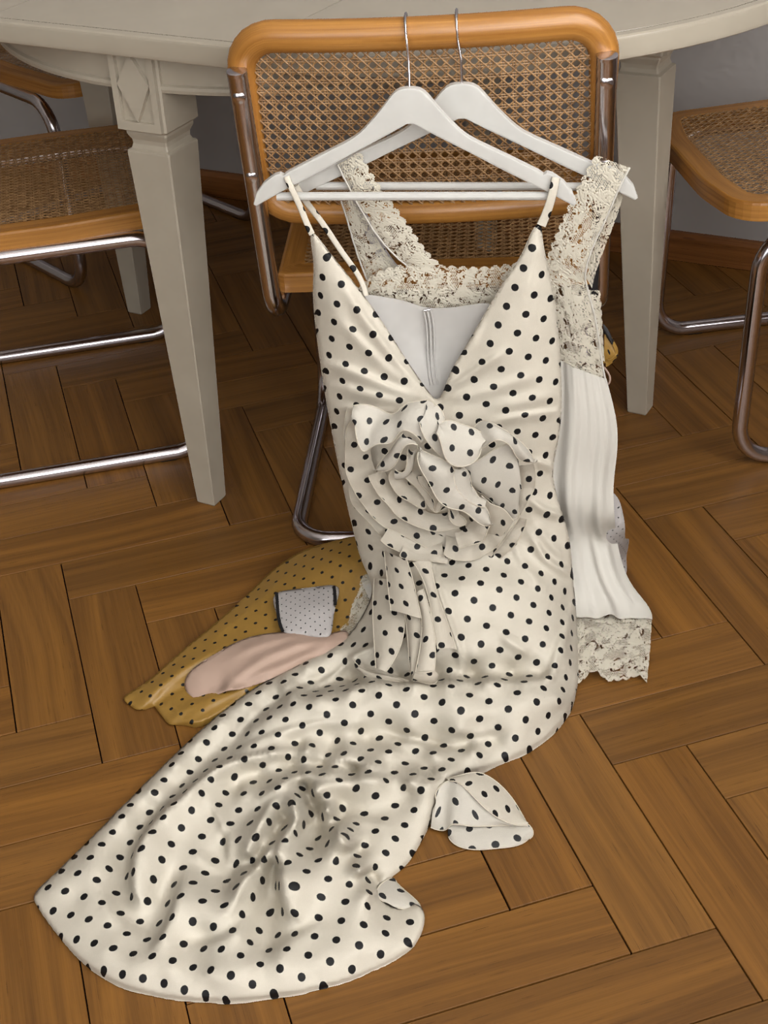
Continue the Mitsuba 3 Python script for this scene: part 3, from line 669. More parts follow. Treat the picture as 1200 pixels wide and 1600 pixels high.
BANDS = {
'ruffle': [
([[-37,1596,366],[-42,1597,343],[-45,1597,309],[-42,1597,264],[-44,1597,234],[-40,1596,213],[-30,1595,198],[-17,1593,180],[-5,1591,163]],[[-3,1601,339],[-9,1602,315],[-11,1602,290],[-9,1602,258],[-8,1602,233],[-3,1601,215],[9,1600,196],[18,1598,181],[26,1597,168]]),
([[-34,1581,353],[-42,1583,327],[-45,1583,298],[-45,1583,273],[-38,1582,248],[-21,1580,213],[-8,1578,195],[15,1575,179],[32,1572,169],[48,1570,158],[65,1568,149],[86,1565,148],[103,1562,153],[127,1559,163]],[[-8,1590,339],[-12,1590,317],[-11,1590,290],[-6,1590,268],[3,1588,245],[14,1587,220],[26,1585,205],[42,1583,189],[56,1581,179],[71,1579,174],[84,1577,171],[96,1575,171],[107,1574,174],[120,1572,179]]),
([[-8,1568,174],[1,1566,165],[13,1565,157],[32,1562,148],[64,1558,147],[75,1556,151]],[[8,1582,193],[20,1580,180],[32,1578,172],[49,1576,162],[66,1573,159],[76,1572,162]]),
([[17,1558,154],[23,1557,148],[34,1556,144],[53,1553,143],[80,1549,142]],[[23,1575,165],[33,1574,157],[44,1573,154],[59,1570,152],[82,1567,152]]),
([[79,1557,129],[95,1555,122],[117,1552,120],[125,1551,126],[133,1550,139],[149,1548,161],[167,1545,193],[181,1543,221],[189,1542,238],[196,1541,259],[197,1541,281],[196,1541,295]],[[82,1573,162],[98,1571,162],[112,1569,164],[120,1568,172],[126,1567,181],[136,1566,196],[148,1564,215],[156,1563,229],[160,1562,239],[162,1562,253],[163,1562,267],[161,1562,280]]),
([[75,1550,157],[87,1548,148],[103,1546,145],[119,1544,148],[131,1542,157],[143,1540,167],[167,1537,203],[172,1536,210],[174,1536,236],[176,1536,264],[175,1536,287],[173,1536,312]],[[80,1570,172],[92,1568,169],[103,1566,172],[114,1565,177],[120,1564,184],[126,1563,191],[140,1561,213],[144,1560,227],[146,1560,241],[149,1560,260],[147,1560,278],[146,1560,297]]),
([[-17,1561,282],[-8,1560,258],[7,1558,233],[16,1556,220],[37,1553,205],[57,1550,196],[78,1548,195],[101,1544,204]],[[4,1574,284],[11,1573,262],[25,1571,242],[35,1570,232],[51,1567,219],[65,1565,212],[78,1564,212],[95,1561,219]]),
([[14,1548,294],[11,1549,275],[22,1547,255],[34,1546,246],[52,1543,236],[55,1543,251]],[[33,1560,291],[32,1560,276],[40,1559,261],[48,1558,254],[56,1557,246],[60,1556,251]]),
([[29,1542,290],[38,1541,278],[47,1540,268],[55,1539,248],[68,1537,232],[74,1536,243]],[[47,1552,292],[53,1551,282],[60,1550,270],[66,1549,258],[74,1548,245],[78,1548,250]]),
([[48,1538,289],[56,1536,267],[65,1535,250],[69,1535,235],[81,1533,242],[84,1533,222],[100,1530,213],[98,1531,230]],[[61,1548,286],[68,1547,266],[74,1546,252],[78,1546,244],[84,1545,244],[90,1544,237],[98,1543,234],[100,1542,237]]),
([[135,1531,208],[132,1532,196],[126,1533,184],[117,1534,180],[105,1536,176],[95,1537,173]],[[111,1549,214],[111,1549,207],[109,1549,200],[105,1550,195],[99,1551,190],[91,1552,188]]),
([[167,1531,214],[157,1532,228],[142,1535,240],[127,1537,254]],[[142,1551,162],[134,1552,179],[127,1553,196],[119,1554,210]]),
([[186,1544,206],[178,1546,179],[169,1547,162],[157,1549,148],[149,1550,141]],[[169,1559,207],[161,1560,190],[151,1561,173],[143,1563,159],[137,1564,149]]),
],
'petal': [
([[-28,1571,381],[-6,1569,380],[6,1566,375],[21,1555,374],[38,1553,388],[54,1549,393],[67,1545,395],[73,1538,390]],[[-27,1552,363],[-26,1544,342],[-20,1541,331],[-4,1537,342],[15,1532,346],[31,1528,365],[45,1524,360],[53,1523,348]]),
([[66,1549,393],[73,1542,392],[81,1537,383],[84,1537,369]],[[52,1523,378],[55,1518,364],[66,1517,343],[89,1520,311]]),
([[68,1535,376],[77,1529,371],[86,1530,373],[101,1530,368],[119,1532,358],[134,1532,343]],[[72,1510,369],[77,1505,352],[85,1504,328],[94,1505,321],[115,1510,321],[127,1520,335]]),
([[121,1546,351],[139,1539,362],[145,1534,361],[159,1532,351],[177,1532,334],[196,1537,297]],[[126,1527,331],[137,1521,340],[147,1516,348],[159,1518,341],[168,1523,324],[194,1533,300]]),
([[48,1530,339],[69,1520,329],[90,1514,315],[93,1517,303],[110,1525,282],[124,1527,255],[134,1526,235],[134,1521,217]],[[48,1524,334],[49,1515,317],[59,1510,296],[72,1508,267],[86,1508,256],[99,1512,249],[116,1514,231],[134,1520,217]]),
([[31,1526,362],[23,1529,351],[14,1534,335],[3,1538,319],[-7,1541,301]],[[48,1517,349],[34,1517,350],[25,1521,333],[16,1526,314],[-4,1537,302]]),
([[37,1529,340],[34,1531,320],[28,1532,301],[18,1538,302]],[[48,1523,341],[43,1538,313],[37,1543,298],[20,1548,280]]),
([[102,1522,309],[112,1529,290],[117,1536,260],[130,1538,246]],[[92,1517,310],[93,1513,286],[106,1513,264],[129,1520,246]]),
([[98,1545,297],[118,1536,305],[143,1534,322],[158,1534,329],[174,1536,311]],[[118,1546,258],[131,1542,250],[144,1540,236],[167,1537,213],[174,1536,241]]),
],
'frill': [
([[-4,1577,150],[-3,1539,140],[-2,1503,130],[-1,1480,122]],[[25,1532,165],[31,1505,150],[35,1472,138],[38,1453,126]]),
([[-20,1566,112],[-25,1515,98],[-26,1468,85],[-26,1428,70]],[[3,1536,132],[16,1485,112],[8,1440,94],[-13,1417,72]]),
([[16,1487,116],[18,1454,102],[18,1416,88],[20,1391,76]],[[34,1464,122],[37,1449,114],[32,1424,100],[24,1396,86]]),
([[33,1485,140],[38,1455,126],[34,1423,110],[24,1385,94]],[[43,1484,150],[51,1442,130],[52,1410,112],[48,1383,96]]),
([[24,1386,94],[34,1381,96],[43,1382,96],[49,1385,95]],[[20,1391,76],[33,1388,74],[50,1389,72],[51,1394,76]]),
([[33,1531,160],[46,1498,146],[51,1458,130],[55,1411,108]],[[57,1528,160],[60,1493,144],[68,1458,126],[79,1412,104]]),
([[-57,1474,52],[-43,1451,52],[-18,1431,56],[1,1418,60],[16,1405,64]],[[-47,1454,50],[-35,1432,52],[-16,1420,56],[1,1412,58],[18,1404,62]]),
],
'hem_flap': [
([[49,1255,34],[76,1259,36],[93,1264,30],[113,1253,22],[130,1228,14],[141,1195,10]],[[54,1244,40],[63,1237,44],[76,1223,40],[94,1203,30],[111,1192,22],[142,1191,12]]),
([[36,1225,30],[44,1241,38],[54,1245,40],[63,1238,43],[77,1225,38],[95,1205,28],[112,1194,20],[142,1191,12]],[[27,1206,4],[33,1202,4],[45,1197,8],[51,1196,16],[69,1193,16],[91,1192,14],[113,1193,12],[142,1193,8]]),
([[49,1200,12],[69,1197,12],[91,1194,11],[111,1194,10],[132,1194,9],[142,1192,9]],[[47,1191,2],[56,1176,2],[74,1168,2],[103,1167,2],[129,1170,2],[145,1184,3]]),
([[125,1197,10],[141,1195,10],[147,1186,6],[142,1176,4]],[[117,1194,6],[121,1183,4],[123,1178,3],[127,1171,2]]),
([[-23,1132,4],[-35,1120,10],[-41,1107,12],[-34,1093,10]],[[-19,1129,3],[-4,1107,3],[7,1088,4],[-19,1086,6]]),
],
'slip_strap': [
([[-24,1683,655],[-13,1680,627],[1,1678,595],[18,1676,562],[39,1673,534],[56,1670,518]],[[5,1680,671],[20,1675,639],[41,1672,604],[59,1670,575],[76,1667,546],[96,1665,522]]),
([[283,1638,660],[259,1640,614],[243,1642,577],[229,1644,540],[223,1647,513]],[[324,1633,642],[310,1633,613],[296,1635,576],[281,1637,539],[274,1640,495]]),
],
'slip_back_strap': [
([[-24,1710,597],[-17,1709,566],[-10,1706,532],[2,1700,489]],[[-12,1708,600],[8,1705,566],[25,1701,532],[56,1692,497]]),
([[311,1659,609],[298,1662,573],[286,1664,539],[272,1662,502]],[[323,1653,630],[316,1656,578],[300,1660,527],[286,1660,475]]),
],
'slip_neck': [
([[-21,1683,488],[0,1678,503],[23,1673,518],[56,1668,524],[96,1663,522],[136,1657,519],[183,1650,523],[223,1645,531]],[[-17,1683,445],[2,1678,445],[27,1672,446],[60,1668,445],[101,1662,445],[142,1656,444],[182,1651,444],[223,1645,443]]),
],
'slip_cup': [
([[211,1646,536],[219,1643,497],[227,1642,453],[232,1643,415],[238,1645,363]],[[272,1642,507],[279,1641,476],[288,1642,439],[295,1643,397],[307,1643,334]]),
],
'slip_side': [
([[278,1651,478],[282,1649,445],[289,1648,408],[295,1647,380]],[[296,1659,473],[299,1658,439],[301,1656,403],[303,1652,370]]),
],
'slip_skirt': [
([[219,1649,400],[216,1646,350],[212,1640,295],[209,1635,238],[211,1626,181],[216,1614,125],[222,1593,85],[226,1565,50],[227,1540,40]],[[305,1643,351],[312,1638,321],[318,1633,289],[319,1629,242],[315,1624,194],[316,1616,147],[328,1647,80],[334,1623,52],[348,1598,30],[362,1580,14],[363,1562,7]]),
],
'slip_hem': [
([[238,1562,40],[256,1567,32],[285,1573,22],[311,1571,18],[339,1574,13],[366,1580,4]],[[223,1436,10],[241,1439,8],[265,1452,12],[284,1441,4],[311,1446,4],[330,1433,2]]),
([[-45,1646,60],[-55,1637,50],[-66,1619,36],[-80,1588,22],[-92,1560,14]],[[-7,1635,70],[-11,1596,60],[-24,1577,48],[-48,1552,36],[-85,1544,20]]),
],
'slip_under': [
([[-8,1630,110],[-28,1661,70],[-43,1645,60]],[[11,1598,90],[0,1582,70],[-20,1566,50]]),
],
'grey_strap': [
([[-14,1720,591],[-4,1719,565],[10,1715,531],[24,1709,501]],[[-8,1720,597],[12,1717,565],[29,1712,526],[50,1705,497]]),
],
'gold_flap': [
([[304,1664,410],[310,1663,403],[317,1660,391],[320,1659,379]],[[303,1660,365],[309,1659,367],[315,1658,370],[320,1658,375]]),
([[302,1663,422],[307,1662,416],[312,1660,406],[315,1659,395]],[[302,1663,409],[305,1663,405],[309,1661,399],[313,1659,393]]),
],
}

# ================================================================= cloth
def dots_fn(base, dot, pitch, radius, ang=0.0, weave=0.05, shade=None):
    ca, sa = math.cos(ang), math.sin(ang)
    base, dot = mi.Color3f(base), mi.Color3f(dot)

    def fn(p, n, uv):
        a, b = (uv.x * ca - uv.y * sa) / pitch, (uv.x * sa + uv.y * ca) / pitch
        fa, fb = a - dr.floor(a) - 0.5, b - dr.floor(b) - 0.5
        d = dr.sqrt(fa * fa + fb * fb) * pitch
        w = 1.0 + weave * (mikit.noise(uv.x * 1500.0, uv.y * 1500.0) - 0.5) + 0.05 * (mikit.noise(uv.x * 60, uv.y * 60) - 0.5)
        return mikit.mix(base * w, dot, 1.0 - mikit.smoothstep(radius - 0.0004, radius + 0.0003, d))
    return fn


CREAM = lin(235, 227, 211)


def cloth(color, alpha=0.35):
    return two({'type': 'roughplastic', 'distribution': 'ggx', 'alpha': alpha, 'int_ior': 1.38, 'diffuse_reflectance': color, 'nonlinear': False})


scene['mat_dot_satin'] = cloth(mikit.proc(dots_fn(CREAM, lin(16, 16, 18), 0.0262, 0.0047, 0.42)))
scene['mat_dot_ruffle'] = cloth(mikit.proc(dots_fn(lin(223, 214, 198), lin(22, 22, 24), 0.0262, 0.0044, 0.5)))
scene['mat_dot_inside'] = cloth(mikit.proc(dots_fn(lin(222, 216, 204), lin(44, 45, 47), 0.0262, 0.0045, 0.3)))
scene['mat_cream_trim'] = cloth({'type': 'rgb', 'value': lin(235, 226, 207)})
scene['mat_lining'] = cloth(mikit.proc(lambda p, n, uv: mi.Color3f(lin(224, 221, 217)) * (0.97 + 0.05 * mikit.noise(p.x * 90, p.z * 90))))
scene['mat_lace'] = cloth({'type': 'rgb', 'value': lin(232, 225, 207)})
scene['mat_slip_satin'] = cloth({'type': 'rgb', 'value': lin(236, 232, 223)})
scene['mat_gold'] = principled(mikit.proc(dots_fn(lin(142, 109, 50), lin(20, 18, 14), 0.0205, 0.0026, 0.7)), 0.42, specular=0.5)
scene['mat_gold_inside'] = principled({'type': 'rgb', 'value': lin(160, 130, 75)}, 0.5)
scene['mat_pink'] = cloth({'type': 'rgb', 'value': lin(206, 177, 160)})
scene['mat_grey_dots'] = cloth(mikit.proc(dots_fn(lin(204, 199, 198), lin(40, 40, 44), 0.0095, 0.0011, 0.75)))
scene['mat_black_trim'] = principled({'type': 'rgb', 'value': lin(24, 24, 26)}, 0.5)
scene['mat_hanger'] = principled(mikit.proc(lambda p, n, uv: mikit.mix(lin(186, 185, 181), lin(194, 193, 189), mikit.noise(p.x * 60, p.y * 60, p.z * 20))), 0.35, specular=0.45)
scene['mat_steel'] = two({'type': 'roughconductor', 'material': 'Cr', 'alpha': 0.12})

R2 = math.sqrt(0.5)
SN, SE = np.array([0, -R2, R2]), np.array([0, R2, R2])   # the draped sheets are heights along SN over a plane that leans 45 degrees


def smooth_ring(p, step, closed=True):
    """resample a polyline at about step, through a light spline"""
    p = np.asarray(p, float)
    L = np.linalg.norm(np.diff(np.vstack([p, p[:1]]) if closed else p, axis=0), axis=1).sum()
    return spline(p, max(4, int(L / step)), closed, s=len(p) * 0.0000010)


def flatten(V, F, uv, iters=10):
    """as-rigid-as-possible unfolding of a triangle mesh, so that prints keep their size over folds"""
    n = len(V)
    e0, e1 = V[F[:, 1]] - V[F[:, 0]], V[F[:, 2]] - V[F[:, 0]]
    l0 = np.linalg.norm(e0, axis=1)
    x1 = (e0 * e1).sum(1) / l0
    y1 = np.sqrt(np.maximum((e1 ** 2).sum(1) - x1 ** 2, 1e-14))
    P = np.zeros((len(F), 3, 2))
    P[:, 1, 0], P[:, 2, 0], P[:, 2, 1] = l0, x1, y1
    W = np.zeros((len(F), 3))                 # cotangent opposite to edge k -> k+1
    for k in range(3):
        a, b = P[:, k] - P[:, (k + 2) % 3], P[:, (k + 1) % 3] - P[:, (k + 2) % 3]
        W[:, k] = np.clip((a * b).sum(1) / np.maximum(np.abs(a[:, 0] * b[:, 1] - a[:, 1] * b[:, 0]), 1e-12), 0.02, 20)
    I, J, S = [], [], []
    for k in range(3):
        i, j = F[:, k], F[:, (k + 1) % 3]
        I += [i, j, i, j]; J += [i, j, j, i]; S += [W[:, k], W[:, k], -W[:, k], -W[:, k]]
    L = coo_matrix((np.concatenate(S), (np.concatenate(I), np.concatenate(J))), shape=(n, n)).tocsc() + coo_matrix(([1e-6 * 1.0 + 1.0], ([0], [0])), shape=(n, n)).tocsc()
    lu = splu(L)
    for _ in range(iters):
        M = np.zeros((len(F), 2, 2))
        for k in range(3):
            d, q = P[:, (k + 1) % 3] - P[:, k], uv[F[:, (k + 1) % 3]] - uv[F[:, k]]
            M += W[:, k, None, None] * q[:, :, None] * d[:, None, :]
        th = np.arctan2(M[:, 1, 0] - M[:, 0, 1], M[:, 0, 0] + M[:, 1, 1])
        c, s = np.cos(th), np.sin(th)
        b = np.zeros((n, 2))
        for k in range(3):
            i, j = F[:, k], F[:, (k + 1) % 3]
            d = P[:, (k + 1) % 3] - P[:, k]
            r = W[:, k, None] * np.stack([c * d[:, 0] - s * d[:, 1], s * d[:, 0] + c * d[:, 1]], 1)
            np.add.at(b, j, r)
            np.add.at(b, i, -r)
        b[0] += uv[0]
        uv = lu.solve(b)
    return uv


def crease_height(xw, line, width, amp, k):
    """a soft ridge along a line, steeper on one side, fading out at its ends"""
    line = np.asarray(line, float) / 1000
    q = spline(np.c_[line[:, 0], line @ SE], 40)
    d = xw[:, None, :] - q[None]
    j = np.argmin((d ** 2).sum(2), 1)
    t = np.gradient(q, axis=0)
    t /= np.linalg.norm(t, axis=1, keepdims=True)
    dv = d[np.arange(len(xw)), j]
    s = t[j, 0] * dv[:, 1] - t[j, 1] * dv[:, 0]
    r = np.hypot(dv[:, 0], dv[:, 1])
    r = np.where(s >= 0, r, r / max(k, 5.5 / width))
    end = np.clip(np.minimum(j, 39 - j) / 9.0, 0, 1)
    return amp / 1000 * (0.25 + 0.75 * end) * np.exp(-(r / (width / 1000)) ** 2)


def sheet(outline, pts, step=0.004, creases=(), edge=0.007, drop=None, noise=0.0008, smoothing=0.0, extra=None):
    """a draped sheet: heights along SN interpolated from measured points; returns vertices, triangles, uv and the boundary"""
    o = smooth_ring(np.asarray(outline) / 1000, step)
    raw = np.asarray(outline) / 1000
    pts = np.asarray(pts) / 1000
    ctrl = np.vstack([raw, pts] + ([extra] if extra is not None else []))
    cx = np.c_[ctrl[:, 0], ctrl @ SE]
    ch = ctrl @ SN
    ox = np.c_[o[:, 0], o @ SE]
    poly = sg.Polygon(ox)
    poly = poly if poly.is_valid else poly.buffer(0)
    x0, y0, x1, y1 = poly.bounds
    gx, gy = np.meshgrid(np.arange(x0, x1, step), np.arange(y0, y1, step * 0.87), indexing='ij')
    gx = gx + (np.arange(gx.shape[1]) % 2)[None] * step / 2
    g = np.c_[gx.ravel(), gy.ravel()]
    import shapely
    g = g[shapely.contains_xy(poly.buffer(-step * 0.55), g[:, 0], g[:, 1])]
    xw = np.vstack([ox, g])
    tri_ = Delaunay(xw).simplices
    cen = xw[tri_].mean(1)
    tri_ = tri_[shapely.contains_xy(poly.buffer(step * 0.02), cen[:, 0], cen[:, 1])]
    a = xw[tri_]
    cr = (a[:, 1, 0] - a[:, 0, 0]) * (a[:, 2, 1] - a[:, 0, 1]) - (a[:, 1, 1] - a[:, 0, 1]) * (a[:, 2, 0] - a[:, 0, 0])
    tri_ = np.where((cr < 0)[:, None], tri_[:, ::-1], tri_)[np.abs(cr) > 1e-10]
    h = RBFInterpolator(cx, ch, kernel='thin_plate_spline', smoothing=smoothing)(xw)
    for c in creases:
        h = h + crease_height(xw, *c)
    if noise:
        h = h + noise * (meshkit.fbm(np.c_[xw * 45, np.zeros(len(xw))], 3, 3) - 0.5) * 2
    if edge:
        d = shapely.distance(shapely.points(xw), poly.exterior)
        t = np.clip(1 - d / edge, 0, 1)
        h = h - edge * 0.75 * (1 - np.sqrt(np.maximum(1 - t * t, 0)))
    V = np.c_[xw[:, 0], np.zeros(len(xw)), np.zeros(len(xw))] + xw[:, 1:] * SE + h[:, None] * SN
    low = 0.0012
    under = V[:, 2] < low
    V[under, 2] = low
    # the print is laid out over a smoothed copy of the folds
    A_ = coo_matrix((np.ones(6 * len(tri_)), (tri_[:, [0, 1, 2, 1, 2, 0]].ravel(), tri_[:, [1, 2, 0, 0, 1, 2]].ravel())), shape=(len(V),) * 2).tocsr()
    A_.data[:] = 1
    deg = np.asarray(A_.sum(1)).ravel()
    VS = V.copy()
    for _ in range(int(7 * (0.0042 / step) ** 2)):
        VS = 0.5 * VS + 0.5 * (A_ @ VS) / deg[:, None]
    uv = flatten(VS, tri_, np.c_[xw[:, 0], xw[:, 1] * 1.15])
    return V, tri_, uv, len(o)


def close_sheet(V, F, uv, nb, thick=0.0012, floor_below=0.07):
    """gives a sheet its back and, where its edge lies near the floor, a fold under that edge"""
    m = trimesh.Trimesh(V, F, process=False)
    n = np.asarray(m.vertex_normals)
    # boundary edges
    e = np.sort(np.vstack([F[:, [0, 1]], F[:, [1, 2]], F[:, [2, 0]]]), 1)
    dirE = np.vstack([F[:, [0, 1]], F[:, [1, 2]], F[:, [2, 0]]])
    key = e[:, 0].astype(np.int64) * len(V) + e[:, 1]
    u, idx, cnt = np.unique(key, return_index=True, return_counts=True)
    B = dirE[idx[cnt == 1]]
    bv = np.unique(B)
    back = V - n * thick
    back[:, 2] = np.maximum(back[:, 2], 0.0005)
    remap = np.arange(len(V))
    ring = V.copy()
    cen = np.zeros((len(V), 2))
    # inward direction: from the boundary normals' horizontal part
    out = -np.c_[n[:, 0], n[:, 1]]
    inw = {}
    t = np.zeros((len(V), 3))
    for a, b in B:
        d = V[b] - V[a]
        t[a] += d
        t[b] += d
    t = unit(t)
    inward = unit(np.cross(n, t))
    fold = V.copy()
    lowb = V[:, 2] < floor_below
    fold[:, :2] += inward[:, :2] * 0.004
    fold[:, 2] = np.where(lowb, 0.0008, V[:, 2] - 0.0015)
    ids = -np.ones(len(V), int)
    ids[bv] = np.arange(len(bv)) + len(V)
    VV = np.vstack([V, fold[bv]])
    sm, ct = np.zeros((len(V), 2)), np.zeros(len(V))
    for k in range(3):
        for l in (1, 2):
            np.add.at(sm, F[:, k], uv[F[:, (k + l) % 3]])
            np.add.at(ct, F[:, k], 1)
    og = unit(uv[bv] - sm[bv] / ct[bv][:, None])
    UU = np.vstack([uv, uv[bv] + og * np.linalg.norm(fold[bv] - V[bv], axis=1)[:, None]])
    q = np.stack([B[:, 1], B[:, 0], ids[B[:, 0]], ids[B[:, 1]]], 1)
    return VV, np.vstack([F, tri(q)]), UU


def tube_part(key, name, pts, r, bsdf, step=0.006, closed=False, n=7):
    p = spline(np.asarray(pts, float), max(6, int(np.linalg.norm(np.diff(pts, axis=0), axis=1).sum() / step)), closed)
    scene[part(key, name)] = mikit.ply(tube(p, r, n, closed), bsdf, smooth=50)


def strap_mesh(pts, w0, w1, thick=0.0016, n=40, up=(0.12, -0.9, 0.3)):
    p = spline(np.asarray(pts) / 1000, n)
    a = np.arange(10) * 2 * np.pi / 10
    t = unit(np.gradient(p, axis=0))
    s = unit(np.cross(np.asarray(up, float), t))
    b = np.cross(t, s)
    w = np.linspace(w0, w1, n)[:, None, None] / 2
    V = p[:, None] + np.cos(a)[None, :, None] * s[:, None] * w + np.sin(a)[None, :, None] * b[:, None] * thick
    f = tri(grid_faces(n, 10, False, True))
    L = np.r_[0, np.cumsum(np.linalg.norm(np.diff(p, axis=0), axis=1))]
    uv = np.c_[np.repeat(L, 10), np.tile(np.cos(a), n) * np.repeat(w.ravel(), 10)]
    return trimesh.Trimesh(V.reshape(-1, 3), f, process=False), uv


def band_grid(A, B, step=0.004, bulge=0.0, nv=None, ripple=None):
    """ruled surface between two edges; bulge lifts its middle; ripple(s, t) is added along the normal"""
    A, B = np.asarray(A, float) / 1000, np.asarray(B, float) / 1000
    la = np.linalg.norm(np.diff(A, axis=0), axis=1).sum()
    n = max(10, int(la / step))
    a, b = spline(A, n), spline(B, n)
    w = np.linalg.norm(a - b, axis=1).max()
    m = nv or max(5, int(w / step))
    t = np.linspace(0, 1, m)
    V = a[:, None] * (1 - t)[None, :, None] + b[:, None] * t[None, :, None]
    nr = np.cross(np.gradient(V, axis=0), np.gradient(V, axis=1))
    nr = unit(nr)
    if (nr @ np.array([0, -0.8, 0.6])).mean() < 0:
        nr = -nr
    s = np.r_[0, np.cumsum(np.linalg.norm(np.diff(a, axis=0), axis=1))]
    off = bulge * np.sin(np.pi * t)[None, :] * np.ones((n, 1))
    if ripple is not None:
        off = off + ripple(s[:, None], t[None, :])
    V = V + nr * off[:, :, None]
    V[..., 2] = np.maximum(V[..., 2], 0.0015)
    su = np.r_[0, np.cumsum(np.linalg.norm(np.diff(V, axis=0), axis=2).mean(1))]
    tv = np.concatenate([np.zeros((n, 1)), np.cumsum(np.linalg.norm(np.diff(V, axis=1), axis=2), axis=1)], 1)
    uv = np.stack([np.repeat(su[:, None], m, 1), tv], 2)
    return V, uv


def band_mesh(V, keep=None):
    n, m = V.shape[:2]
    f = grid_faces(n, m)
    if keep is not None:
        f = f[keep.reshape(-1)]
    mesh = trimesh.Trimesh(V.reshape(-1, 3), tri(f), process=False)
    return mesh


# ---------------------------------------------------------------- hangers
def hanger(key, apex, yaw, tilt, k, hh, hd, bz, label):
    up = [(0, 0.001), (.013, -.001), (.024, -.011), (.035, -.025), (.048, -.0395), (.062, -.053), (.09, -.069), (.13, -.089), (.150, -.0993), (.1555, -.1035), (.1595, -.1010), (.166, -.1025), (.180, -.1125), (.190, -.125), (.1955, -.140)]
    lo = [(.192, -.1425), (.175, -.133), (.158, -.1235), (.11, -.099), (.07, -.077), (.03, -.056), (0.004, -.0415)]
    sh = spline([(-x, z) for x, z in up[8:0:-1]] + up[:9], 61)
    up = [tuple(q) for q in sh[30:]] + up[9:]
    right = [(x * k, z) for x, z in up + lo]
    ring = right + [(-x, z) for x, z in right[::-1]]
    poly = sg.Polygon(ring).buffer(-0.0012).buffer(0.0012, quad_segs=4).simplify(0.0002)
    f = np.array(poly.exterior.coords)[:-1]
    if not poly.exterior.is_ccw:
        f = f[::-1]
    n = len(f)
    e = unit(np.roll(f, -1, 0) - f)
    nr = np.stack([-e[:, 1], e[:, 0]], 1)
    mit = (nr + np.roll(nr, 1, 0))
    mit = mit / np.maximum((mit * nr).sum(1, keepdims=True), 0.6)
    rows = [(0.0022, -0.006), (0.0006, -0.0054), (0, -0.0038), (0, 0.0038), (0.0006, 0.0054), (0.0022, 0.006)]
    V = np.vstack([np.c_[(f + mit * i)[:, 0], np.full(n, y), (f + mit * i)[:, 1]] for i, y in rows])
    F = [tri(grid_faces(len(rows), n, False, True))]
    flat = sg.Polygon(f + mit * 0.0022)
    cv, cf = trimesh.creation.triangulate_polygon(flat, engine='earcut')
    from scipy.spatial import cKDTree
    j = cKDTree(f + mit * 0.0022).query(cv)[1]
    F += [j[cf], (j[cf] + (len(rows) - 1) * n)[:, ::-1]]
    body = trimesh.Trimesh(V, np.vstack(F), process=False)
    trimesh.repair.fix_normals(body)
    M = trimesh.transformations.rotation_matrix(yaw, [0, 0, 1]) @ trimesh.transformations.rotation_matrix(tilt, [0, 1, 0])
    M[:3, 3] = apex
    bar = tube(np.array([[-.166 * k, 0, bz], [.166 * k, 0, bz]]), 0.0052, 12)
    hook = fillet([(0, 0, -0.01), (-0.001, 0.25 * (hd - 0.0215), 0.028), (-0.005, hd - 0.0215, hh - 0.027), (-0.007, hd - 0.0205, hh), (-0.008, hd + 0.0205, hh), (-0.009, hd + 0.0225, hh - 0.034)], [0.03, 0.02, 0.0185, 0.0185], 9)
    hk = tube(hook, 0.0016, 10)
    fer = tube(np.array([[0, 0, -0.001], [0, 0, 0.003]]), 0.003, 12)
    for nm, m, b in (('body', body, 'mat_hanger'), ('bar', bar, 'mat_hanger'), ('hook', hk, 'mat_steel')):
        m.apply_transform(M)
        scene[part(key, nm)] = mikit.ply(m, b, smooth=28)
    tag(key, label, 'hanger', 'white wooden hangers on the chair back')


tag('dining_table__groove', 'dark line inlaid near the edge of the table top')
YAW = math.radians(-8)
hanger('coat_hanger', (0.0667, 1.640, 0.7555), YAW, math.radians(1.3), 1.0, 0.0670, 0.058, -0.1315, 'white wooden hanger in front, holding the black dotted cream dress by its straps')
hanger('coat_hanger_001', (0.1299, 1.672, 0.746), YAW, math.radians(1.6), 1.09, 0.0768, 0.0245, -0.1270, 'white wooden hanger behind, its right end holding the lace strap of the slip')

# ---------------------------------------------------------------- the dotted dress
D = 'polka_dot_dress'
hid = []
V, F, uv, nb = sheet(CLOTH['dress_out'], CLOTH['dress_pts'], 0.0029, CREASES, edge=0.008, smoothing=1e-7)
V, F, uv = close_sheet(V, F, uv, nb)
scene[D + '__gown'] = mikit.ply(trimesh.Trimesh(V, F, process=False), 'mat_dot_satin', smooth=True, uv=uv)
lv, lf, luv, _ = sheet(CLOTH['lining'], CLOTH['lining_pts'], 0.006, edge=0, noise=0.0010)
scene[D + '__lining'] = mikit.ply(trimesh.Trimesh(lv, lf, process=False), 'mat_lining', smooth=True, uv=luv)
zp = np.asarray(CLOTH['zip']) / 1000
for s in (-1, 1):
    tube_part(D, 'zip_edge', zp + np.array([s * 0.0045, -0.002, 0]), 0.0012, 'mat_lining')
tube_part(D, 'zip', zp + np.array([0, -0.0015, 0]), 0.0016, 'mat_lining')
scene[D + '__hook_and_eye'] = mikit.ply(tube(np.array([zp[0] + [-0.004, -0.004, 0.001], zp[0] + [0.004, -0.004, 0.002]]), 0.0012, 8), 'mat_steel')
for nm, w0, w1 in (('strap1', 0.0075, 0.008), ('strap2', 0.008, 0.007), ('strap3', 0.010, 0.012)):
    m, suv = strap_mesh(CLOTH[nm], w0, w1)
    scene[part(D, 'strap')] = mikit.ply(m, 'mat_dot_satin', smooth=True, uv=suv + [0.0075, 0.0131])
r_ = random.Random(3)


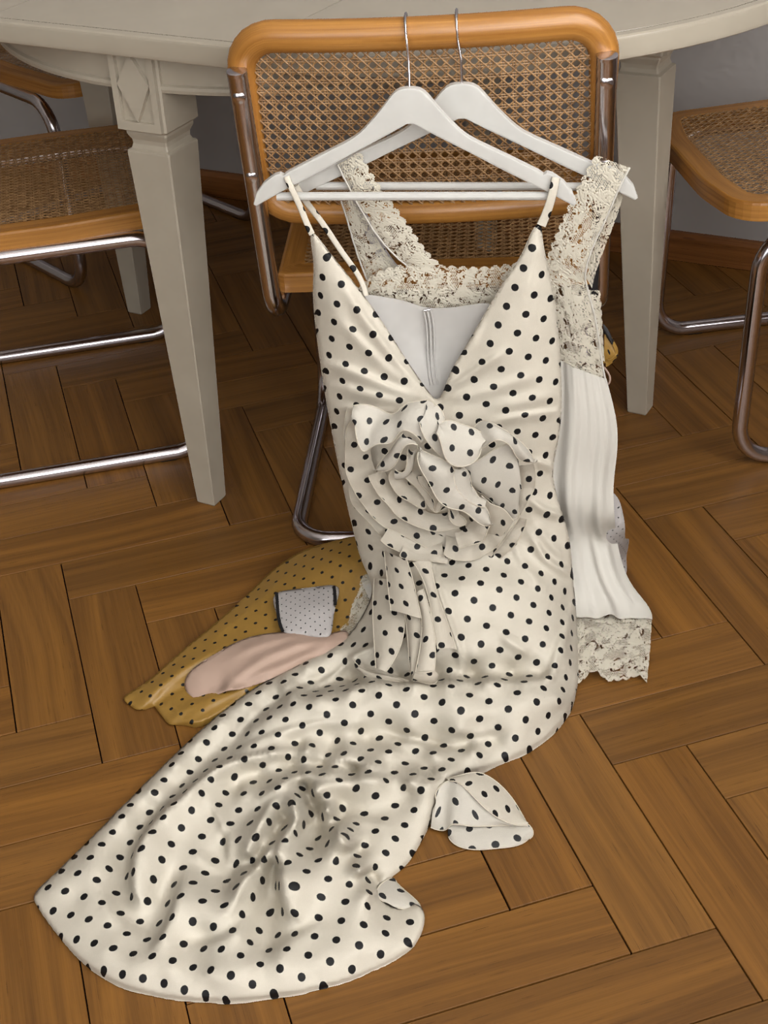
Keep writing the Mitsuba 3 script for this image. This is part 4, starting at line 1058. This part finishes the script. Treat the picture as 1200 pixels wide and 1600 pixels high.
def dress_bands(name, bulge, bsdf, ripple=0.0, hem=True, edge=('A',)):
    for n_b, (A, B) in enumerate(BANDS[name]):
        ph = r_.uniform(0, 6)
        fn = (lambda s, t, ph=ph: ripple * (1 - t) ** 1.5 * (np.sin(s * 95 + ph) + 0.6 * np.sin(s * 210 + 2 * ph))) if ripple else None
        V, uv = band_grid(A, B, 0.0035, bulge, ripple=fn)
        k = part(D, name)
        th = r_.uniform(0, 6.28)
        R = np.array([[math.cos(th), -math.sin(th)], [math.sin(th), math.cos(th)]])
        scene[k] = mikit.ply(band_mesh(V), 'mat_dot_satin' if name == 'hem_flap' and n_b == 0 else bsdf, smooth=True, uv=uv.reshape(-1, 2) @ R.T + [r_.random(), r_.random()])
        if hem:
            for e in edge:
                scene[part(k, 'hem')] = mikit.ply(tube(V[:, 0] if e == 'A' else V[:, -1], 0.0008, 6), 'mat_cream_trim', smooth=True)


dress_bands('ruffle', 0.003, 'mat_dot_ruffle', 0.0016)
dress_bands('petal', 0.006, 'mat_dot_inside', 0.0, True, ('A', 'B'))
dress_bands('frill', 0.004, 'mat_dot_ruffle', 0.0, True, ('A', 'B'))
dress_bands('hem_flap', 0.002, 'mat_dot_inside', 0.0, True, ('A', 'B'))
tag(D, 'cream satin dress with black dots and a big rosette, its train spread over the floor', 'dress')


# ---------------------------------------------------------------- lace
def lace_mask(u, v, w, scallop=None, seed=0, pitch=0.027):
    """which cells of a lace strip are thread: u along, v across (metres), w its width"""
    net = 0.0026
    a, b = (u + v * 0.58) / net, (u - v * 0.58) / net
    thread = np.minimum(np.abs(a - np.round(a)), np.abs(b - np.round(b))) < 0.22
    c = meshkit.noise(np.stack([u * 70, v * 70, u * 0 + seed], -1))
    solid = np.zeros_like(u, bool)
    hole = np.zeros_like(u, bool)
    rg = np.random.default_rng(seed + 1)
    wm = w.max()
    rows = max(1, int(round(wm / 0.028)))
    for i in range(-1, int(u.max() / pitch) + 2):
        for row in range(rows):
            cx = (i + 0.5 + 0.5 * (row % 2)) * pitch + rg.uniform(-.003, .003)
            cy = (row + 0.5) / rows * wm + rg.uniform(-.003, .003)
            R = rg.uniform(0.0085, 0.0115)
            near = (np.abs(u - cx) < 0.03) & (np.abs(v - cy) < 0.03)
            if not near.any():
                continue
            dx, dy = u - cx, v - cy
            r, th = np.hypot(dx, dy), np.arctan2(dy, dx) + rg.uniform(0, 6)
            rr = R * (0.80 + 0.20 * np.abs(np.cos(2.5 * th)))
            ph = (r / R * 2.6 + 0.3 * np.cos(5 * th)) % 1
            solid |= near & (r < rr) & (np.abs(ph - 0.5) > 0.17)
            hole |= near & (r < rr * 1.25) & ~((r < rr) & (np.abs(ph - 0.5) > 0.17))
            for k in range(3):                # curled leaves and stems round the flower
                an = rg.uniform(0, 6.28)
                lx, ly = cx + math.cos(an) * 0.0155, cy + math.sin(an) * 0.0145
                ex, ey = (u - lx) * math.cos(an) + (v - ly) * math.sin(an), -(u - lx) * math.sin(an) + (v - ly) * math.cos(an)
                ey = ey + 25 * ex * ex
                q = (ex / 0.0075) ** 2 + (ey / 0.0034) ** 2
                solid |= near & (q < 1) & ((np.abs(ey) > 0.0005) | (q > 0.7))
                solid |= near & (np.abs(q - 1.9) < 0.17)
    thread = thread & ~(hole & ~solid & (meshkit.noise(np.stack([u * 260, v * 260, u * 0 + 5], -1)) > 0.66))
    keep = thread | solid
    rel = solid * 1.0
    if scallop:
        for side in scallop:
            d = v if side == 'A' else w - v
            s = 0.0045 * np.abs(np.sin(np.pi * u / 0.013)) ** 0.7 + 0.0014 * np.abs(np.sin(np.pi * u / 0.0030))
            edge = d - (0.0055 - s)
            keep &= edge > 0
            keep |= (edge > 0) & (edge < 0.0016)
            keep |= (edge > 0.0028) & (edge < 0.0036)
            rel[(edge > 0) & (edge < 0.0016)] = 1
    return keep, rel


def lace_band(key, name, A, B, scallop, seed, step=0.00085, bulge=0.003, ripple=None):
    V, uv = band_grid(A, B, step, bulge, ripple=ripple)
    u, v = uv[..., 0], uv[..., 1]
    w = np.repeat(v[:, -1:], v.shape[1], 1)
    keep, rel = lace_mask(u, v, w, scallop, seed)
    nr = unit(np.cross(np.gradient(V, axis=0), np.gradient(V, axis=1)))
    nr = nr * np.sign((nr @ np.array([0, -0.8, 0.6])).mean())
    V = V + nr * (rel * 0.0007)[..., None]
    kc = keep[:-1, :-1] & keep[1:, 1:] | keep[1:, :-1] & keep[:-1, 1:]
    m = band_mesh(V, kc)
    m.remove_unreferenced_vertices()
    k = part(key, name)
    scene[k] = mikit.ply(m, 'mat_lace', smooth=True)
    return V


S = 'lace_slip'
for i, ((A, B), sc) in enumerate(zip(BANDS['slip_strap'], ('B', 'A'))):
    V = lace_band(S, 'strap', A, B, sc, 10 + i)
    scene[part(S, 'binding')] = mikit.ply(tube(V[::4, 0] if sc == 'B' else V[::4, -1], 0.0013, 7), 'mat_slip_satin', smooth=True)
for i, (A, B) in enumerate(BANDS['slip_back_strap']):
    V = lace_band(S, 'strap', A, B, None, 20 + i)
    scene[part(S, 'binding')] = mikit.ply(tube(V[::4, 0], 0.0013, 7), 'mat_slip_satin', smooth=True)
lace_band(S, 'neckline', *BANDS['slip_neck'][0], 'A', 30)
V = lace_band(S, 'bodice', *BANDS['slip_cup'][0], None, 40)
scene[part(S, 'binding')] = mikit.ply(tube(V[::4, -1], 0.0014, 7), 'mat_slip_satin', smooth=True)
lace_band(S, 'side_panel', *BANDS['slip_side'][0], 'B', 50)
for i, (A, B) in enumerate(BANDS['slip_hem']):
    lace_band(S, 'hem_lace', A, B, 'B', 60 + i, ripple=lambda s, t: 0.002 * np.sin(s * 160) * t)


def pleats(s, t):
    return (0.0034 * np.sin(t * 17 + 1.2 * np.sin(s * 7) - s * 4) + 0.0022 * np.sin(t * 29 + s * 10 + 1) + 0.0016 * np.sin(t * 64 + 3) * np.exp(-s * 12)) * np.clip(0.4 + s * 3, 0.4, 1) * np.sin(np.pi * np.clip(t * 1.04, 0.06, 0.97)) ** 0.4


V, uv = band_grid(*BANDS['slip_skirt'][0], 0.003, 0.0, nv=60, ripple=lambda s, t: pleats(s, t) + 0.012 * np.sin(np.pi * t) * np.clip(1 - s / 0.46, 0, 1) ** 0.5)
scene[S + '__skirt'] = mikit.ply(band_mesh(V), 'mat_slip_satin', smooth=True)
for A, B in BANDS['slip_under']:
    V, uv = band_grid(A, B, 0.004, 0.003)
    scene[part(S, 'skirt')] = mikit.ply(band_mesh(V), 'mat_slip_satin', smooth=True)
tag(S, 'white slip with cream lace straps and lace hem hanging behind the dotted dress', 'slip')

# ---------------------------------------------------------------- the garments behind and below
G = 'gold_dress'
V, F, uv, nb = sheet(CLOTH['gold_out'], CLOTH['gold_pts'], 0.0035, GOLD_CREASES, edge=0.003, noise=0.0012)
V, F, uv = close_sheet(V, F, uv, nb)
scene[G + '__skirt'] = mikit.ply(trimesh.Trimesh(V, F, process=False), 'mat_gold', smooth=True, uv=uv)
m, suv = strap_mesh(CLOTH['gold_curl'], 0.006, 0.012, 0.0008, up=(0.8, -0.5, 0.2))
scene[G + '__facing'] = mikit.ply(m, 'mat_gold', smooth=True, uv=suv)
for q_, (A, B) in enumerate(BANDS['gold_flap']):
    V, uv = band_grid(A, B, 0.003, 0.003)
    scene[part(G, 'facing' if q_ == 0 else 'trim')] = mikit.ply(band_mesh(V), 'mat_gold' if q_ == 0 else 'mat_black_trim', smooth=True, uv=uv.reshape(-1, 2) + [0.004, 0.011])
tag(G, 'gold satin dress with black dots lying on the floor under the pink cloth', 'dress')
P_ = 'pink_slip'
V, F, uv, nb = sheet(CLOTH['pink_out'], CLOTH['pink_pts'], 0.0032, PINK_CREASES, edge=0.0025, noise=0.0012)
V, F, uv = close_sheet(V, F, uv, nb, floor_below=0.0)
scene[P_ + '__skirt'] = mikit.ply(trimesh.Trimesh(V, F, process=False), 'mat_pink', smooth=True)
m, suv = strap_mesh(CLOTH['pink_loop'], 0.003, 0.003)
scene[P_ + '__strap'] = mikit.ply(m, 'mat_pink', smooth=True)
tag(P_, 'plain dusty pink slip skirt lying on the gold dress', 'slip')
Y = 'grey_dotted_dress'
V, F, uv, nb = sheet(CLOTH['grey_out'], CLOTH['grey_pts'], 0.004, edge=0.004)
V, F, uv = close_sheet(V, F, uv, nb, floor_below=0.0)
scene[Y + '__skirt'] = mikit.ply(trimesh.Trimesh(V, F, process=False), 'mat_grey_dots', smooth=True, uv=uv)
V, F, uv, nb = sheet(CLOTH['grey_side_out'], CLOTH['grey_side_pts'], 0.005, edge=0.004)
scene[Y + '__skirt_001'] = mikit.ply(trimesh.Trimesh(V, F, process=False), 'mat_grey_dots', smooth=True, uv=uv)
V, uv = band_grid(*BANDS['grey_strap'][0], 0.004)
scene[Y + '__strap'] = mikit.ply(band_mesh(V), 'mat_grey_dots', smooth=True, uv=uv.reshape(-1, 2))
for nm in ('grey_trim1', 'grey_trim2'):
    m, suv = strap_mesh(CLOTH[nm], 0.0045, 0.0045, 0.001, up=(0, 0, 1))
    scene[part(Y, 'trim')] = mikit.ply(m, 'mat_black_trim', smooth=True)
m, suv = strap_mesh(CLOTH['black_band'], 0.010, 0.010, 0.001)
scene[part(Y, 'trim')] = mikit.ply(m, 'mat_black_trim', smooth=True)
tag(Y, 'pale grey garment with tiny dots and black trim between the gold dress and lace', 'dress')

for k in [k for k in scene if '__' in k]:
    top, name = k.split('__')[0], k.split('__')[-1]
    if top.startswith('coat_hanger') and name == 'hook':
        tag(k, 'bent steel hook over the chair back')
    elif top == S and name.startswith(('strap', 'hem_lace', 'neckline', 'bodice', 'side_panel')):
        tag(k, 'cream floral lace')
    elif top == Y and name.startswith('trim'):
        tag(k, 'black trim')
    elif top == D and name == 'lining':
        tag(k, 'white lining inside the back')
